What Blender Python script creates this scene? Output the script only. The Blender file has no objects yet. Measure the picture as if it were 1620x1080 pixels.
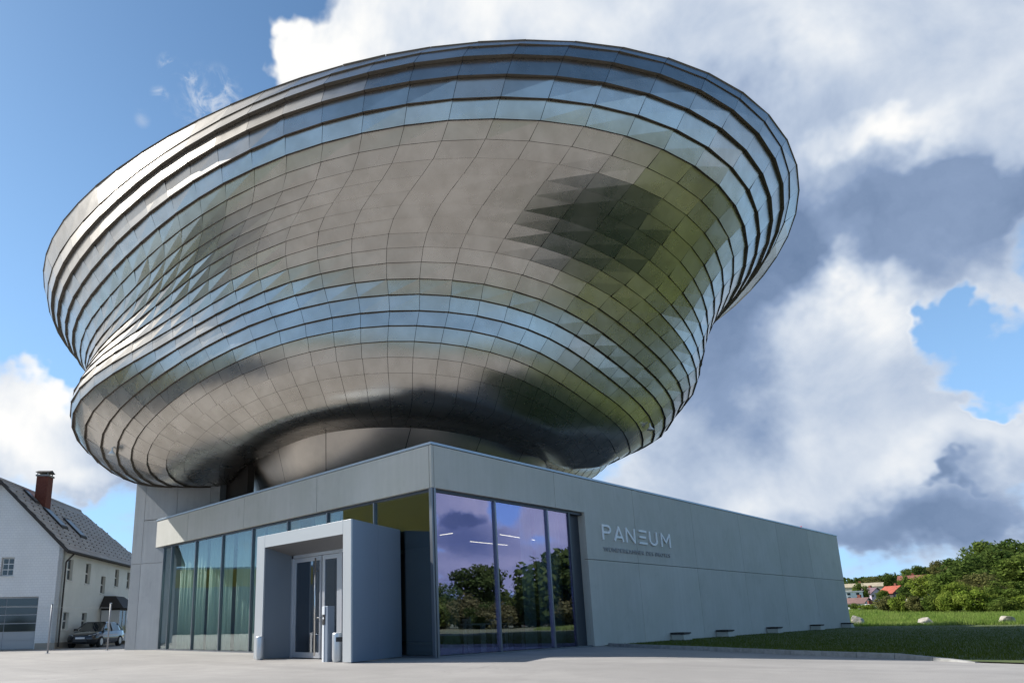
import bpy, bmesh, math, random
import numpy as np
from mathutils import Vector, Matrix, noise
random.seed(7); RNG = np.random.default_rng(7)
C = bpy.context.scene.collection
SC = bpy.context.scene
R = math.radians

# ------------------------------------------------------------------ camera (solved from the photograph)
F, PX, PY = 1075.476, 665.506, 728.761          # focal length and principal point in 1620 px units
PIT, ROL, YAW = 0.2327147, -0.0229577, 0.7988404
CAM = Vector((-14.10512, -14.03563, 1.0))
fw = Vector((math.cos(YAW)*math.cos(PIT), math.sin(YAW)*math.cos(PIT), math.sin(PIT)))
rt = Vector((math.sin(YAW), -math.cos(YAW), 0)); up = rt.cross(fw)
cR = rt*math.cos(ROL)+up*math.sin(ROL); cU = -rt*math.sin(ROL)+up*math.cos(ROL)
cam = bpy.data.cameras.new('camera'); co = bpy.data.objects.new('camera', cam); C.objects.link(co)
co.matrix_world = Matrix(((cR.x,cU.x,-fw.x,CAM.x),(cR.y,cU.y,-fw.y,CAM.y),(cR.z,cU.z,-fw.z,CAM.z),(0,0,0,1)))
cam.sensor_width = 36; cam.lens = F/1620*36
cam.shift_x = (810-PX)/1620; cam.shift_y = (PY-540)/1620
cam.clip_end = 6000; cam.clip_start = .1
SC.camera = co
def pdir(x, y):
    return fw+cR*((x-PX)/F)-cU*((y-PY)/F)
def bp(x, y, axis, val):
    d = pdir(x, y); return CAM+d*((val-CAM[axis])/d[axis])
def at(x, y, dist):
    """point seen at photo pixel x, y at a horizontal distance dist from the viewer"""
    d = pdir(x, y); return CAM+d*(dist/math.hypot(d.x, d.y))

# ------------------------------------------------------------------ light and sky
SUN_AZ, SUN_EL = R(30), R(40)                  # azimuth from +Y towards -X
sdir = Vector((-math.sin(SUN_AZ)*math.cos(SUN_EL), math.cos(SUN_AZ)*math.cos(SUN_EL), math.sin(SUN_EL)))
sun = bpy.data.lights.new('sun', 'SUN'); sun.energy = 4.2; sun.angle = R(.5); sun.color = (1, .95, .88)
so = bpy.data.objects.new('sun', sun); C.objects.link(so)
so.rotation_euler = sdir.to_track_quat('Z', 'Y').to_euler()
SC.view_settings.view_transform = 'Standard'; SC.view_settings.look = 'None'
SC.cycles.sample_clamp_direct = 3.; SC.cycles.sample_clamp_indirect = 4.
SC.view_settings.exposure = 0.85; SC.view_settings.gamma = 1; SC.view_settings.use_curve_mapping = False

W = bpy.data.worlds.new('World'); SC.world = W; W.use_nodes = True
nt = W.node_tree; nt.nodes.clear()
class NG:
    """tiny helper to write node graphs"""
    def __init__(s, tree): s.t = tree
    def n(s, typ, **kw):
        nd = s.t.nodes.new(typ)
        for k, v in kw.items(): setattr(nd, k, v)
        return nd
    def put(s, sock, v):
        if isinstance(v, bpy.types.NodeSocket): s.t.links.new(v, sock)
        elif v is not None: sock.default_value = v
    def m(s, op, a, b=None, c=None, clamp=False):
        nd = s.n('ShaderNodeMath', operation=op, use_clamp=clamp)
        for i, v in enumerate((a, b, c)): s.put(nd.inputs[i], v)
        return nd.outputs[0]
    def v(s, op, a, b=None, sc=None):
        nd = s.n('ShaderNodeVectorMath', operation=op)
        s.put(nd.inputs[0], a)
        if b is not None: s.put(nd.inputs[1], b)
        if sc is not None: s.put(nd.inputs['Scale'], sc)
        return nd.outputs['Value'] if op in ('DOT_PRODUCT', 'LENGTH', 'DISTANCE') else nd.outputs['Vector']
    def noise(s, vec, scale, det=4, rough=.55, dist=0., col=False, lac=2.):
        nd = s.n('ShaderNodeTexNoise'); s.put(nd.inputs['Vector'], vec)
        nd.inputs['Scale'].default_value = scale; nd.inputs['Detail'].default_value = det
        nd.inputs['Roughness'].default_value = rough; nd.inputs['Distortion'].default_value = dist
        nd.inputs['Lacunarity'].default_value = lac
        return nd.outputs['Color' if col else 'Fac']
    def mr(s, v, a, b, c=0., d=1., smooth=True):
        nd = s.n('ShaderNodeMapRange', interpolation_type='SMOOTHSTEP' if smooth else 'LINEAR')
        s.put(nd.inputs[0], v)
        for i, q in enumerate((a, b, c, d)): s.put(nd.inputs[i+1], q)
        return nd.outputs[0]
    def mix(s, f, a, b, blend='MIX'):
        nd = s.n('ShaderNodeMix', data_type='RGBA', blend_type=blend)
        s.put(nd.inputs[0], f); s.put(nd.inputs[6], a); s.put(nd.inputs[7], b)
        return nd.outputs[2]
    def scale(s, vec, sc):
        nd = s.n('ShaderNodeMapping'); s.put(nd.inputs[0], vec); nd.inputs['Scale'].default_value = sc
        return nd.outputs[0]
def C4(r, g, b): return (r, g, b, 1)

g = NG(nt)
sky = g.n('ShaderNodeTexSky', sky_type='NISHITA', sun_disc=False)
sky.sun_elevation = SUN_EL; sky.sun_rotation = -SUN_AZ; sky.altitude = 400; sky.air_density = 1.0; sky.dust_density = .6; sky.ozone_density = 1.6
D = g.n('ShaderNodeTexCoord').outputs['Generated']
sep = g.n('ShaderNodeSeparateXYZ'); g.put(sep.inputs[0], D)
zc = g.m('ADD', g.m('MAXIMUM', sep.outputs[2], 0.), .30)
comb = g.n('ShaderNodeCombineXYZ')
g.put(comb.inputs[0], g.m('DIVIDE', sep.outputs[0], zc)); g.put(comb.inputs[1], g.m('DIVIDE', sep.outputs[1], zc))
PL = comb.outputs[0]                            # cloud-layer coordinates
w1 = g.v('SUBTRACT', g.noise(D, 2.6, 3, .6, col=True), (.5, .5, .5))
w2 = g.v('SUBTRACT', g.noise(D, 9., 4, .6, col=True), (.5, .5, .5))
w3 = g.v('SUBTRACT', g.noise(D, 26., 4, .65, col=True), (.5, .5, .5))
DS = g.v('ADD', D, g.v('SCALE', w3, sc=.05))
DM = g.v('ADD', D, g.v('ADD', g.v('SCALE', w2, sc=.05), g.v('SCALE', w3, sc=.035)))
DW = g.v('ADD', D, g.v('ADD', g.v('SCALE', w1, sc=.20), g.v('SCALE', w2, sc=.15)))
fb = g.noise(PL, 1.9, 9, .56, .15)               # main cloud shapes
fb2 = g.noise(g.v('ADD', D, (3.1, 1.7, .4)), 6.5, 7, .58, .2)
# cloud banks: (photo pixel, half width, half height, tilt deg, density, shade)
BL = [
 (600, 60, 150, 75, -20, .75, .34), (800, 20, 200, 60, 0, .8, .20), (450, 125, 75, 48, -38, .95, .34), (455, 30, 40, 45, -70, .5, .3),
 (960, 40, 190, 70, 5, .8, .12), (1180, 70, 150, 90, 0, .75, -.08), (1450, 90, 230, 150, 0, .8, .14),
 (1290, 230, 170, 90, 20, .7, -.12), (1500, 200, 230, 60, -12, .7, .12), (1210, 130, 80, 50, 0, .3, -.2), (1290, 90, 60, 90, 20, .2, .25), (1420, 225, 120, 26, -14, .3, .35),
 (1330, 400, 340, 60, -26, .8, -.40), (1180, 470, 190, 90, -10, .7, -.26), (1250, 440, 150, 40, -22, .1, -.14), (1600, 290, 170, 40, -14, .7, -.42),
 (1130, 620, 100, 75, 0, .6, -.32), (1330, 560, 170, 90, -30, .75, .26), (1420, 480, 70, 60, -50, .6, .3),
 (1330, 740, 270, 70, -30, .75, .22), (1560, 705, 170, 38, -16, .7, .22), (1130, 740, 170, 70, -5, .7, -.05),
 (1490, 800, 230, 50, -8, .55, -.18), (1488, 762, 36, 13, 5, .5, -.5), (1440, 850, 260, 40, 0, .35, -.30),
 (1570, 385, 120, 50, -20, .7, -.16), (1420, 330, 120, 40, -20, .2, .18), (1600, 470, 40, 60, 0, .5, .1),
 (1525, 500, 62, 60, 10, -.95, .0), (1580, 590, 110, 36, -15, -.75, .0), (1560, 655, 75, 14, -22, -.5, 0),
 (50, 670, 150, 50, 14, .75, .30), (30, 740, 150, 50, 0, .5, .0), (135, 735, 60, 22, 0, .5, .25), (90, 622, 60, 24, 25, .35, .3),
 (200, 60, 300, 190, 0, -.9, 0), (60, 330, 230, 200, 0, -1., 0), (240, 200, 110, 110, 0, -.7, 0), (40, 480, 130, 80, 0, -.8, 0),
  (217, 236, 34, 13, 20, 1.2, .15),
]
# clouds over the field behind the viewer, in the order the corner window mirrors them
BL2 = [(735, 790, 60, 35, 10, .8, .30), (735, 818, 32, 13, 0, .4, -.8), (750, 850, 80, 24, 5, .8, -.15), (870, 815, 60, 40, -10, .8, .25), (905, 850, 40, 60, 0, .6, .1),
       (760, 895, 110, 18, 3, .7, .22), (850, 880, 80, 22, -5, .7, .05), (800, 925, 120, 12, 0, .6, .12), (790, 800, 40, 20, 0, -.5, 0), (835, 905, 30, 10, 0, .3, -.3)]
SUNV = tuple(sdir.normalized())
dens = g.m('MULTIPLY_ADD', fb, 1.6, -.44)
dens = g.m('ADD', dens, g.m('MULTIPLY_ADD', fb2, 1.3, -.65))
shd = None
def mdir(x, y, mir):
    d = pdir(x, y); return Vector((d.x, -d.y, d.z)) if mir else d
for ii, (x, y, a, b, tl, wd, ws) in enumerate(BL+BL2):
    mir = ii >= len(BL)
    if wd > 0 and a > 40 and not mir: a, b = a*1.3, b*1.3
    Wd = mdir(x, y, mir).normalized()
    U = (mdir(x+10*math.cos(R(tl)), y+10*math.sin(R(tl)), mir).normalized()-Wd).normalized()
    V = Wd.cross(U).normalized()
    pa = (mdir(x+a*math.cos(R(tl)), y+a*math.sin(R(tl)), mir).normalized()-Wd).length
    pb = (mdir(x-b*math.sin(R(tl)), y+b*math.cos(R(tl)), mir).normalized()-Wd).length
    q = g.v('SUBTRACT', DM if mir else DW if a > 24 else DS, tuple(Wd))
    cb = g.n('ShaderNodeCombineXYZ')
    g.put(cb.inputs[0], g.v('DOT_PRODUCT', q, tuple(U/pa))); g.put(cb.inputs[1], g.v('DOT_PRODUCT', q, tuple(V/pb)))
    g.put(cb.inputs[2], g.v('DOT_PRODUCT', q, tuple(Wd/max(pa, pb)*.7)))
    gi = g.mr(g.v('LENGTH', cb.outputs[0]), 1.45, .15)
    dens = g.m('MULTIPLY_ADD', gi, wd, dens)
    if ws: shd = g.m('MULTIPLY_ADD', gi, ws, shd if shd is not None else .0)
# a clear gap overhead towards the right, as the top courses of the bowl mirror it
gap = tuple(Vector((math.cos(R(-35))*math.cos(R(62)), math.sin(R(-35))*math.cos(R(62)), math.sin(R(62)))))
dens = g.m('MULTIPLY_ADD', g.mr(g.v('DOT_PRODUCT', DW, gap), .82, .95), -.7, dens)
# bright broken cloud round the sun, behind and above the left of the picture
gs = g.mr(g.v('DOT_PRODUCT', D, SUNV), .80, .97)
dens = g.m('MULTIPLY_ADD', gs, .55, dens); shd = g.m('MULTIPLY_ADD', gs, .5, shd)
cov = g.mr(dens, .34, .80)
fine = g.mr(g.noise(D, 34., 6, .65, .6), .42, .66)
for (x, y, rad, amt) in ((267, 104, .017, .75), (302, 121, .018, .7), (254, 152, .015, .6), (222, 165, .010, .35), (225, 190, .012, .3), (330, 165, .05, .6), (350, 150, .04, .55)):
    Wd = pdir(x, y).normalized(); w_ = g.mr(g.v('DISTANCE', D, tuple(Wd)), rad, rad*.1, 0., amt)
    cov = g.m('MAXIMUM', cov, g.m('MULTIPLY', w_, fine))
br = g.m('ADD', g.m('MULTIPLY_ADD', g.noise(g.v('ADD', D, (.13, .05, .21)), 5., 8, .55, .3), 1.25, -.07), shd, clamp=True)
br = g.m('MAXIMUM', br, g.m('MULTIPLY_ADD', g.noise(DS, 5.5, 7, .6, .2), .75, -.22))
edge = g.mr(dens, .50, 1.0, .16, 0.)              # thin rims of a cloud are brighter than its thick base
br = g.m('ADD', br, edge, clamp=True)
ramp = g.n('ShaderNodeValToRGB'); g.put(ramp.inputs[0], br)
el = ramp.color_ramp.elements; el[0].position = 0; el[0].color = C4(.085, .130, .220); el[1].position = 1; el[1].color = C4(.55, .56, .57)
for p_, c_ in ((.30, (.145, .20, .31)), (.55, (.27, .325, .42)), (.78, (.40, .44, .50))):
    e_ = el.new(p_); e_.color = C4(*c_)
hz = g.mr(sep.outputs[2], -.05, .75, 1., 0.)
skyc = g.v('MULTIPLY', sky.outputs[0], (.062, .080, .088))
skyc = g.mix(g.m('MULTIPLY', hz, .75), skyc, C4(.235, .42, .72))
fin = g.mix(cov, skyc, ramp.outputs[0])
below = g.mr(sep.outputs[2], -.02, .005)
fin = g.mix(below, C4(.10, .12, .08), fin)
bg = g.n('ShaderNodeBackground'); fin = g.v('MULTIPLY', fin, (1.02, 1.0, .97)); g.put(bg.inputs[0], fin); bg.inputs[1].default_value = 1.0
# the Nishita colour is scaled by 0.075 above, so the Background itself stays at 1
wo = g.n('ShaderNodeOutputWorld'); nt.links.new(bg.outputs[0], wo.inputs[0])
W.cycles.sampling_method = 'MANUAL'; W.cycles.sample_map_resolution = 1024

# ------------------------------------------------------------------ materials
def mat(name, col, rough=.6, metal=0., spec=None, bump=None, var=None, vscale=3., vdet=5, coat=0., rand=0., stretch=(1, 1, 1), tone=False):
    """var: second colour mixed in by noise. bump: (scale, strength, distance)"""
    m = bpy.data.materials.new(name); m.use_nodes = True; t = m.node_tree; G = NG(t)
    b = t.nodes['Principled BSDF']; P = G.n('ShaderNodeNewGeometry').outputs['Position']
    Ps = G.scale(P, stretch) if stretch != (1, 1, 1) else P
    c = C4(*col)
    if var is not None:
        f = G.mr(G.noise(Ps, vscale, vdet, .6), .35, .65)
        c = G.mix(f, C4(*col), C4(*var))
    if rand:
        oi = G.n('ShaderNodeObjectInfo').outputs['Random']
        hs = G.n('ShaderNodeHueSaturation'); hs.inputs['Hue'].default_value = .5
        G.put(hs.inputs['Value'], G.m('MULTIPLY_ADD', oi, rand*2, 1-rand)); G.put(hs.inputs['Color'], c); c = hs.outputs[0]
    if tone:
        at_ = G.n('ShaderNodeAttribute', attribute_name='tone')
        c = G.mix(1., c, at_.outputs['Color'], 'MULTIPLY')
    G.put(b.inputs['Base Color'], c)
    b.inputs['Roughness'].default_value = rough; b.inputs['Metallic'].default_value = metal
    if spec is not None: b.inputs['Specular IOR Level'].default_value = spec
    if coat: b.inputs['Coat Weight'].default_value = coat; b.inputs['Coat Roughness'].default_value = .05
    if bump:
        bn = G.n('ShaderNodeBump'); bn.inputs['Strength'].default_value = bump[1]; bn.inputs['Distance'].default_value = bump[2]
        G.put(bn.inputs['Height'], G.noise(Ps, bump[0], 6, .6)); G.put(b.inputs['Normal'], bn.outputs[0])
    return m

def concrete_mat(name, a, b_):
    m = bpy.data.materials.new(name); m.use_nodes = True; G = NG(m.node_tree); b = m.node_tree.nodes['Principled BSDF']
    P = G.n('ShaderNodeNewGeometry').outputs['Position']
    f1 = G.mr(G.noise(P, .55, 5, .6), .3, .7)
    f2 = G.mr(G.noise(G.scale(P, (5, 5, .35)), 1., 4, .6), .3, .72)       # streaks run down the wall
    f3 = G.noise(P, 26., 4, .7)
    oi = G.n('ShaderNodeObjectInfo').outputs['Random']
    c = G.mix(f1, C4(*a), C4(*b_))
    c = G.mix(G.m('MULTIPLY', f2, .35), c, C4(*[q*.80 for q in b_]))
    c = G.mix(G.m('MULTIPLY', G.mr(f3, .62, .75), .3), c, C4(*[q*.6 for q in a]))
    f4 = G.mr(G.noise(G.scale(P, (1.1, 1.1, .8)), 1., 6, .7, 1.2), .52, .74)
    c = G.mix(G.m('MULTIPLY', f4, .30), c, C4(*[q*.68 for q in a]))
    hs = G.n('ShaderNodeHueSaturation'); G.put(hs.inputs['Value'], G.m('MULTIPLY_ADD', oi, .10, .95)); G.put(hs.inputs['Color'], c)
    G.put(b.inputs['Base Color'], hs.outputs[0]); b.inputs['Roughness'].default_value = .78
    bn = G.n('ShaderNodeBump'); bn.inputs['Strength'].default_value = .25; bn.inputs['Distance'].default_value = .01
    G.put(bn.inputs['Height'], G.m('ADD', f3, f2)); G.put(b.inputs['Normal'], bn.outputs[0])
    return m

def steel_mat():
    m = bpy.data.materials.new('brushed_steel_cladding'); m.use_nodes = True; G = NG(m.node_tree); b = m.node_tree.nodes['Principled BSDF']
    P = G.n('ShaderNodeNewGeometry').outputs['Position']
    a = G.n('ShaderNodeAttribute', attribute_name='tone')
    n1 = G.noise(P, 1.3, 4, .55); n2 = G.noise(P, .9, 4, .6)
    c = G.mix(G.mr(n1, .3, .7), C4(.44, .415, .38), C4(.52, .495, .46))
    c = G.mix(G.m('MULTIPLY', G.mr(G.noise(P, .8, 3, .5, .3), .5, .8), .16), c, C4(.35, .315, .275))
    c = G.mix(1., c, a.outputs['Color'], 'MULTIPLY')
    G.put(b.inputs['Base Color'], c); b.inputs['Metallic'].default_value = 1
    G.put(b.inputs['Roughness'], G.m('MULTIPLY_ADD', n2, .16, .20))
    bn = G.n('ShaderNodeBump'); bn.inputs['Strength'].default_value = .35; bn.inputs['Distance'].default_value = .012
    G.put(bn.inputs['Height'], G.noise(P, 1.7, 2, .4)); G.put(b.inputs['Normal'], bn.outputs[0])
    return m

def glass_mat(name, tint, gloss, refl, f0, f1=.95, opaque=0., dark=(.02, .03, .03)):
    """a thin coated pane: mirror share rises with the angle, the rest passes tinted"""
    m = bpy.data.materials.new(name); m.use_nodes = True; t = m.node_tree; t.nodes.clear(); G = NG(t)
    lw = G.n('ShaderNodeLayerWeight'); lw.inputs[0].default_value = .35
    fac = G.mr(lw.outputs['Facing'], 0., 1., f0, f1, smooth=False)
    fac = G.m('MULTIPLY', fac, refl)
    tr = G.n('ShaderNodeBsdfTransparent'); tr.inputs[0].default_value = C4(*tint)
    gl = G.n('ShaderNodeBsdfGlossy'); gl.inputs['Roughness'].default_value = .0; gl.inputs['Color'].default_value = C4(*gloss)
    P = G.n('ShaderNodeNewGeometry').outputs['Position']
    bn = G.n('ShaderNodeBump'); bn.inputs['Strength'].default_value = .06; bn.inputs['Distance'].default_value = .02
    G.put(bn.inputs['Height'], G.noise(P, .9, 1, .4)); G.put(gl.inputs['Normal'], bn.outputs[0])
    mx = G.n('ShaderNodeMixShader'); G.put(mx.inputs[0], fac); t.links.new(tr.outputs[0], mx.inputs[1]); t.links.new(gl.outputs[0], mx.inputs[2])
    o = G.n('ShaderNodeOutputMaterial'); t.links.new(mx.outputs[0], o.inputs[0])
    return m

def emit_mat(name, col, s):
    m = bpy.data.materials.new(name); m.use_nodes = True; b = m.node_tree.nodes['Principled BSDF']
    b.inputs['Base Color'].default_value = C4(*col); b.inputs['Emission Color'].default_value = C4(*col); b.inputs['Emission Strength'].default_value = s
    return m

def leaf_mat(name, a, b_):
    m = bpy.data.materials.new(name); m.use_nodes = True; t = m.node_tree; G = NG(t); t.nodes.clear()
    P = G.n('ShaderNodeNewGeometry').outputs['Position']
    a1 = G.n('ShaderNodeAttribute', attribute_name='tone')
    c = G.mix(G.mr(G.noise(P, .45, 3, .6), .35, .65), C4(*a), C4(*b_)); c = G.mix(1., c, a1.outputs['Color'], 'MULTIPLY')
    d = G.n('ShaderNodeBsdfDiffuse'); G.put(d.inputs[0], c)
    tl = G.n('ShaderNodeBsdfTranslucent'); G.put(tl.inputs[0], c)
    mx = G.n('ShaderNodeMixShader'); mx.inputs[0].default_value = .38; t.links.new(d.outputs[0], mx.inputs[1]); t.links.new(tl.outputs[0], mx.inputs[2])
    o = G.n('ShaderNodeOutputMaterial'); t.links.new(mx.outputs[0], o.inputs[0])
    return m

def asphalt_mat():
    m = bpy.data.materials.new('pale_asphalt'); m.use_nodes = True; G = NG(m.node_tree); b = m.node_tree.nodes['Principled BSDF']
    P = G.n('ShaderNodeNewGeometry').outputs['Position']
    big = G.mr(G.noise(P, .18, 5, .6), .3, .7); mid = G.mr(G.noise(P, 1.1, 5, .65, .6), .35, .7); fine = G.noise(P, 55., 3, .7)
    c = G.mix(big, C4(.26, .25, .24), C4(.345, .33, .315))
    c = G.mix(G.m('MULTIPLY', mid, .6), c, C4(.24, .23, .22))
    c = G.mix(G.m('MULTIPLY', G.mr(fine, .45, .7), .35), c, C4(.15, .145, .14))
    c = G.mix(G.m('MULTIPLY', G.mr(fine, .5, .3), .3), c, C4(.42, .40, .38))
    vo = G.n('ShaderNodeTexVoronoi', feature='DISTANCE_TO_EDGE'); vo.inputs['Scale'].default_value = .16
    G.put(vo.inputs['Vector'], G.v('ADD', P, G.v('SCALE', G.noise(P, .9, 5, .7, col=True), sc=2.2)))
    ck = G.mr(vo.outputs['Distance'], .004, .0, 0., 1.); ck = G.m('MULTIPLY', ck, G.mr(G.noise(P, .12, 2, .5), .5, .6))
    c = G.mix(G.m('MULTIPLY', ck, .55), c, C4(.10, .10, .10))
    st_ = G.mr(G.noise(P, .33, 3, .5, .8), .60, .70)
    c = G.mix(G.m('MULTIPLY', st_, .22), c, C4(.20, .195, .19))
    tr = G.mr(G.noise(G.v('ADD', G.scale(P, (.55, .055, 1)), (0, 0, 0)), 1., 3, .5), .55, .66)
    c = G.mix(G.m('MULTIPLY', tr, .20), c, C4(.15, .145, .14))
    G.put(b.inputs['Base Color'], c); b.inputs['Roughness'].default_value = .75
    bn = G.n('ShaderNodeBump'); bn.inputs['Strength'].default_value = .4; bn.inputs['Distance'].default_value = .006
    G.put(bn.inputs['Height'], fine); G.put(b.inputs['Normal'], bn.outputs[0])
    return m

M = {}
M['steel'] = steel_mat()
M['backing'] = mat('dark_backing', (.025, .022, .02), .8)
M['lip'] = mat('shingle_edge_shaded', (.15, .13, .11), .55, .6)  # darker than the sheets: shade under each course put into the edge colour
M['neck'] = mat('neck_steel', (.54, .50, .455), .34, 1., bump=(1.2, .12, .01), var=(.50, .465, .425), vscale=2.)
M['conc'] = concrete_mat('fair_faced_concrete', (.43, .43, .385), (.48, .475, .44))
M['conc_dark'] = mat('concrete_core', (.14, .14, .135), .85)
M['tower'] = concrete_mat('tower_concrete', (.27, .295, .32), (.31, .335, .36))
M['cap'] = mat('zinc_coping', (.33, .39, .45), .38, .7)
M['frame'] = mat('dark_window_frame', (.055, .065, .08), .4, .5)
M['frame_l'] = mat('aluminium_mullion', (.20, .22, .25), .35, .8)
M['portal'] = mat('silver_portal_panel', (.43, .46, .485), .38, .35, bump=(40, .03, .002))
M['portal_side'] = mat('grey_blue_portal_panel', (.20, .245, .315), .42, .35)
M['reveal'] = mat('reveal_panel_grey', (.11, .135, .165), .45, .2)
M['door_frame'] = mat('door_aluminium', (.48, .50, .54), .35, .6)
M['glass_r'] = glass_mat('violet_coated_glass', (.88, .95, .93), (.47, .45, .74), .84, .50, .95)
M['glass_l'] = glass_mat('green_tinted_glass', (.93, .99, .97), (.42, .46, .47), .62, .28, .9)
M['glass_d'] = glass_mat('dark_door_glass', (.5, .55, .6), (.6, .64, .7), .8, .15, .85)
M['steel_s'] = mat('stainless_bar', (.62, .61, .60), .22, 1.)
M['bin'] = mat('bin_metal', (.50, .53, .56), .35, .6)
M['black'] = mat('black_plastic', (.015, .015, .017), .5)
M['asphalt'] = asphalt_mat()
M['kerb'] = mat('kerb_concrete', (.30, .30, .29), .8, var=(.22, .22, .21), vscale=6, bump=(30, .3, .01))
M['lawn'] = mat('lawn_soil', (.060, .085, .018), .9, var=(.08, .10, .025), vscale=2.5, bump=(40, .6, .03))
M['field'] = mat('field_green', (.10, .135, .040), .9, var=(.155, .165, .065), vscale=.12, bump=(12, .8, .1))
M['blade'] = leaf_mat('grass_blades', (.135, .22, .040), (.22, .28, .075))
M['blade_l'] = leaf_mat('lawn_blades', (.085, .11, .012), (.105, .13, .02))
M['leaf_d'] = leaf_mat('dark_leaves', (.060, .098, .024), (.085, .12, .03))
M['leaf_m'] = leaf_mat('mid_leaves', (.09, .14, .028), (.12, .16, .036))
M['leaf_y'] = leaf_mat('fresh_leaves', (.14, .20, .03), (.19, .235, .045))
M['leaf_o'] = leaf_mat('olive_leaves', (.12, .125, .045), (.15, .15, .055))
M['bark'] = mat('bark', (.07, .055, .04), .9, bump=(20, .6, .03))
M['rock'] = mat('limestone', (.40, .37, .32), .85, var=(.26, .24, .21), vscale=2.2, bump=(7, .7, .06))
M['white_wall'] = mat('white_render', (.78, .80, .76), .8, var=(.72, .74, .70), vscale=.8)
M['siding'] = mat('white_tile_cladding', (.74, .75, .75), .7, var=(.66, .67, .67), vscale=1.3)
M['tile'] = mat('grey_brown_roof_tile', (.40, .355, .325), .75, var=(.47, .43, .40), vscale=.9, bump=(14, .3, .02), rand=.12)
M['brick'] = mat('red_brick', (.13, .035, .022), .85, var=(.17, .05, .03), vscale=9, bump=(22, .5, .02))
M['wood_d'] = mat('dark_fascia_wood', (.035, .03, .028), .7)
M['wframe'] = mat('white_window_frame', (.70, .70, .68), .5)
M['wglass'] = mat('dark_window_glass', (.03, .04, .045), .06, spec=.8)
M['door_panel'] = mat('grey_garage_panel', (.38, .40, .42), .5)
M['plinth'] = mat('plinth', (.33, .30, .26), .85)
M['curtain'] = mat('teal_curtain', (.60, .74, .68), .9)
M['floor_in'] = mat('dark_floor', (.07, .075, .09), .25)
M['wall_in'] = mat('interior_wall', (.20, .20, .20), .8)
M['ceil_in'] = mat('interior_ceiling', (.10, .10, .11), .8)
M['table'] = mat('white_table', (.72, .74, .74), .45)
M['sculpt'] = mat('pale_green_stone', (.26, .36, .24), .8, var=(.18, .27, .17), vscale=5, bump=(8, .5, .04))
M['led'] = emit_mat('warm_led', (1, .82, .6), 2.6)
M['letter'] = mat('white_letter', (.78, .79, .80), .45)
M['letter_s'] = mat('grey_letter', (.30, .305, .32), .5)
M['yellow'] = mat('yellow_cladding', (.55, .43, .08), .6)
M['shed'] = mat('grey_green_cladding', (.33, .35, .35), .6)
M['car'] = mat('dark_car_paint', (.018, .022, .028), .22, .4, coat=1.)
M['carglass'] = mat('car_glass', (.02, .026, .03), .04, spec=.9)
M['tyre'] = mat('tyre_rubber', (.015, .015, .015), .85)
M['rim'] = mat('alloy_rim', (.45, .45, .46), .3, .9)
M['lamp_c'] = mat('headlight_glass', (.45, .48, .50), .1, spec=.8)
M['post'] = mat('galvanised_post', (.27, .28, .30), .55, .2)
M['plate'] = mat('plate_white', (.7, .7, .7), .4)
M['red'] = emit_mat('red_beacon', (.5, .02, .01), .3)
M['screen'] = mat('reader_face', (.62, .65, .68), .3)
RC = {}
def roofm(c):
    if c not in RC: RC[c] = mat('roof_tint', c, .8, var=tuple(q*.75 for q in c), vscale=.8)
    return RC[c]
def wallm(c):
    if c not in RC: RC[c] = mat('wall_tint', c, .8, var=tuple(q*.9 for q in c), vscale=.5)
    return RC[c]

# ------------------------------------------------------------------ object helpers
def mesh(name, V, Fc, m, tone=None, smooth=False):
    me = bpy.data.meshes.new(name); me.from_pydata([tuple(v) for v in V], [], Fc)
    if m is not None: me.materials.append(m)
    if smooth: me.polygons.foreach_set('use_smooth', [True]*len(me.polygons))
    if tone is not None:
        a = me.color_attributes.new('tone', 'FLOAT_COLOR', 'CORNER'); n = len(me.loops)
        col = np.ones((n, 4), dtype=np.float32)
        if np.isscalar(tone): col[:, :3] = tone
        else:
            t = np.repeat(np.asarray(tone, dtype=np.float32), [len(f) for f in Fc]); col[:, :3] = t[:, None]
        a.data.foreach_set('color', col.ravel())
    me.update(); return me
def link(name, me, parent=None):
    o = bpy.data.objects.new(name, me); C.objects.link(o)
    if parent is not None:
        o.parent = parent; o.matrix_parent_inverse = winv(parent)
    return o
def wmat(o):
    m = Matrix.LocRotScale(o.location, o.rotation_euler, o.scale)
    return wmat(o.parent) @ o.matrix_parent_inverse @ m if o.parent else m
def winv(o): return wmat(o).inverted()
def tag(o, label=None, cat=None, group=None, kind=None):
    for k, v in (('label', label), ('category', cat), ('group', group), ('kind', kind)):
        if v: o[k] = v
    return o
def empty(name, loc, label, cat, group=None, rz=0):
    o = bpy.data.objects.new(name, None); C.objects.link(o); o.location = loc; o.rotation_euler = (0, 0, rz); o.empty_display_size = .2
    return tag(o, label, cat, group)
def copy_tree(o, parent=None, delta=None):
    c = o.copy(); C.objects.link(c)
    if parent is not None:
        inv = o.matrix_parent_inverse.copy(); c.parent = parent; c.matrix_parent_inverse = inv
    for ch in o.children: copy_tree(ch, c)
    return c
BOXF = [(0, 3, 2, 1), (4, 5, 6, 7), (0, 1, 5, 4), (1, 2, 6, 5), (2, 3, 7, 6), (3, 0, 4, 7)]
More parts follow.
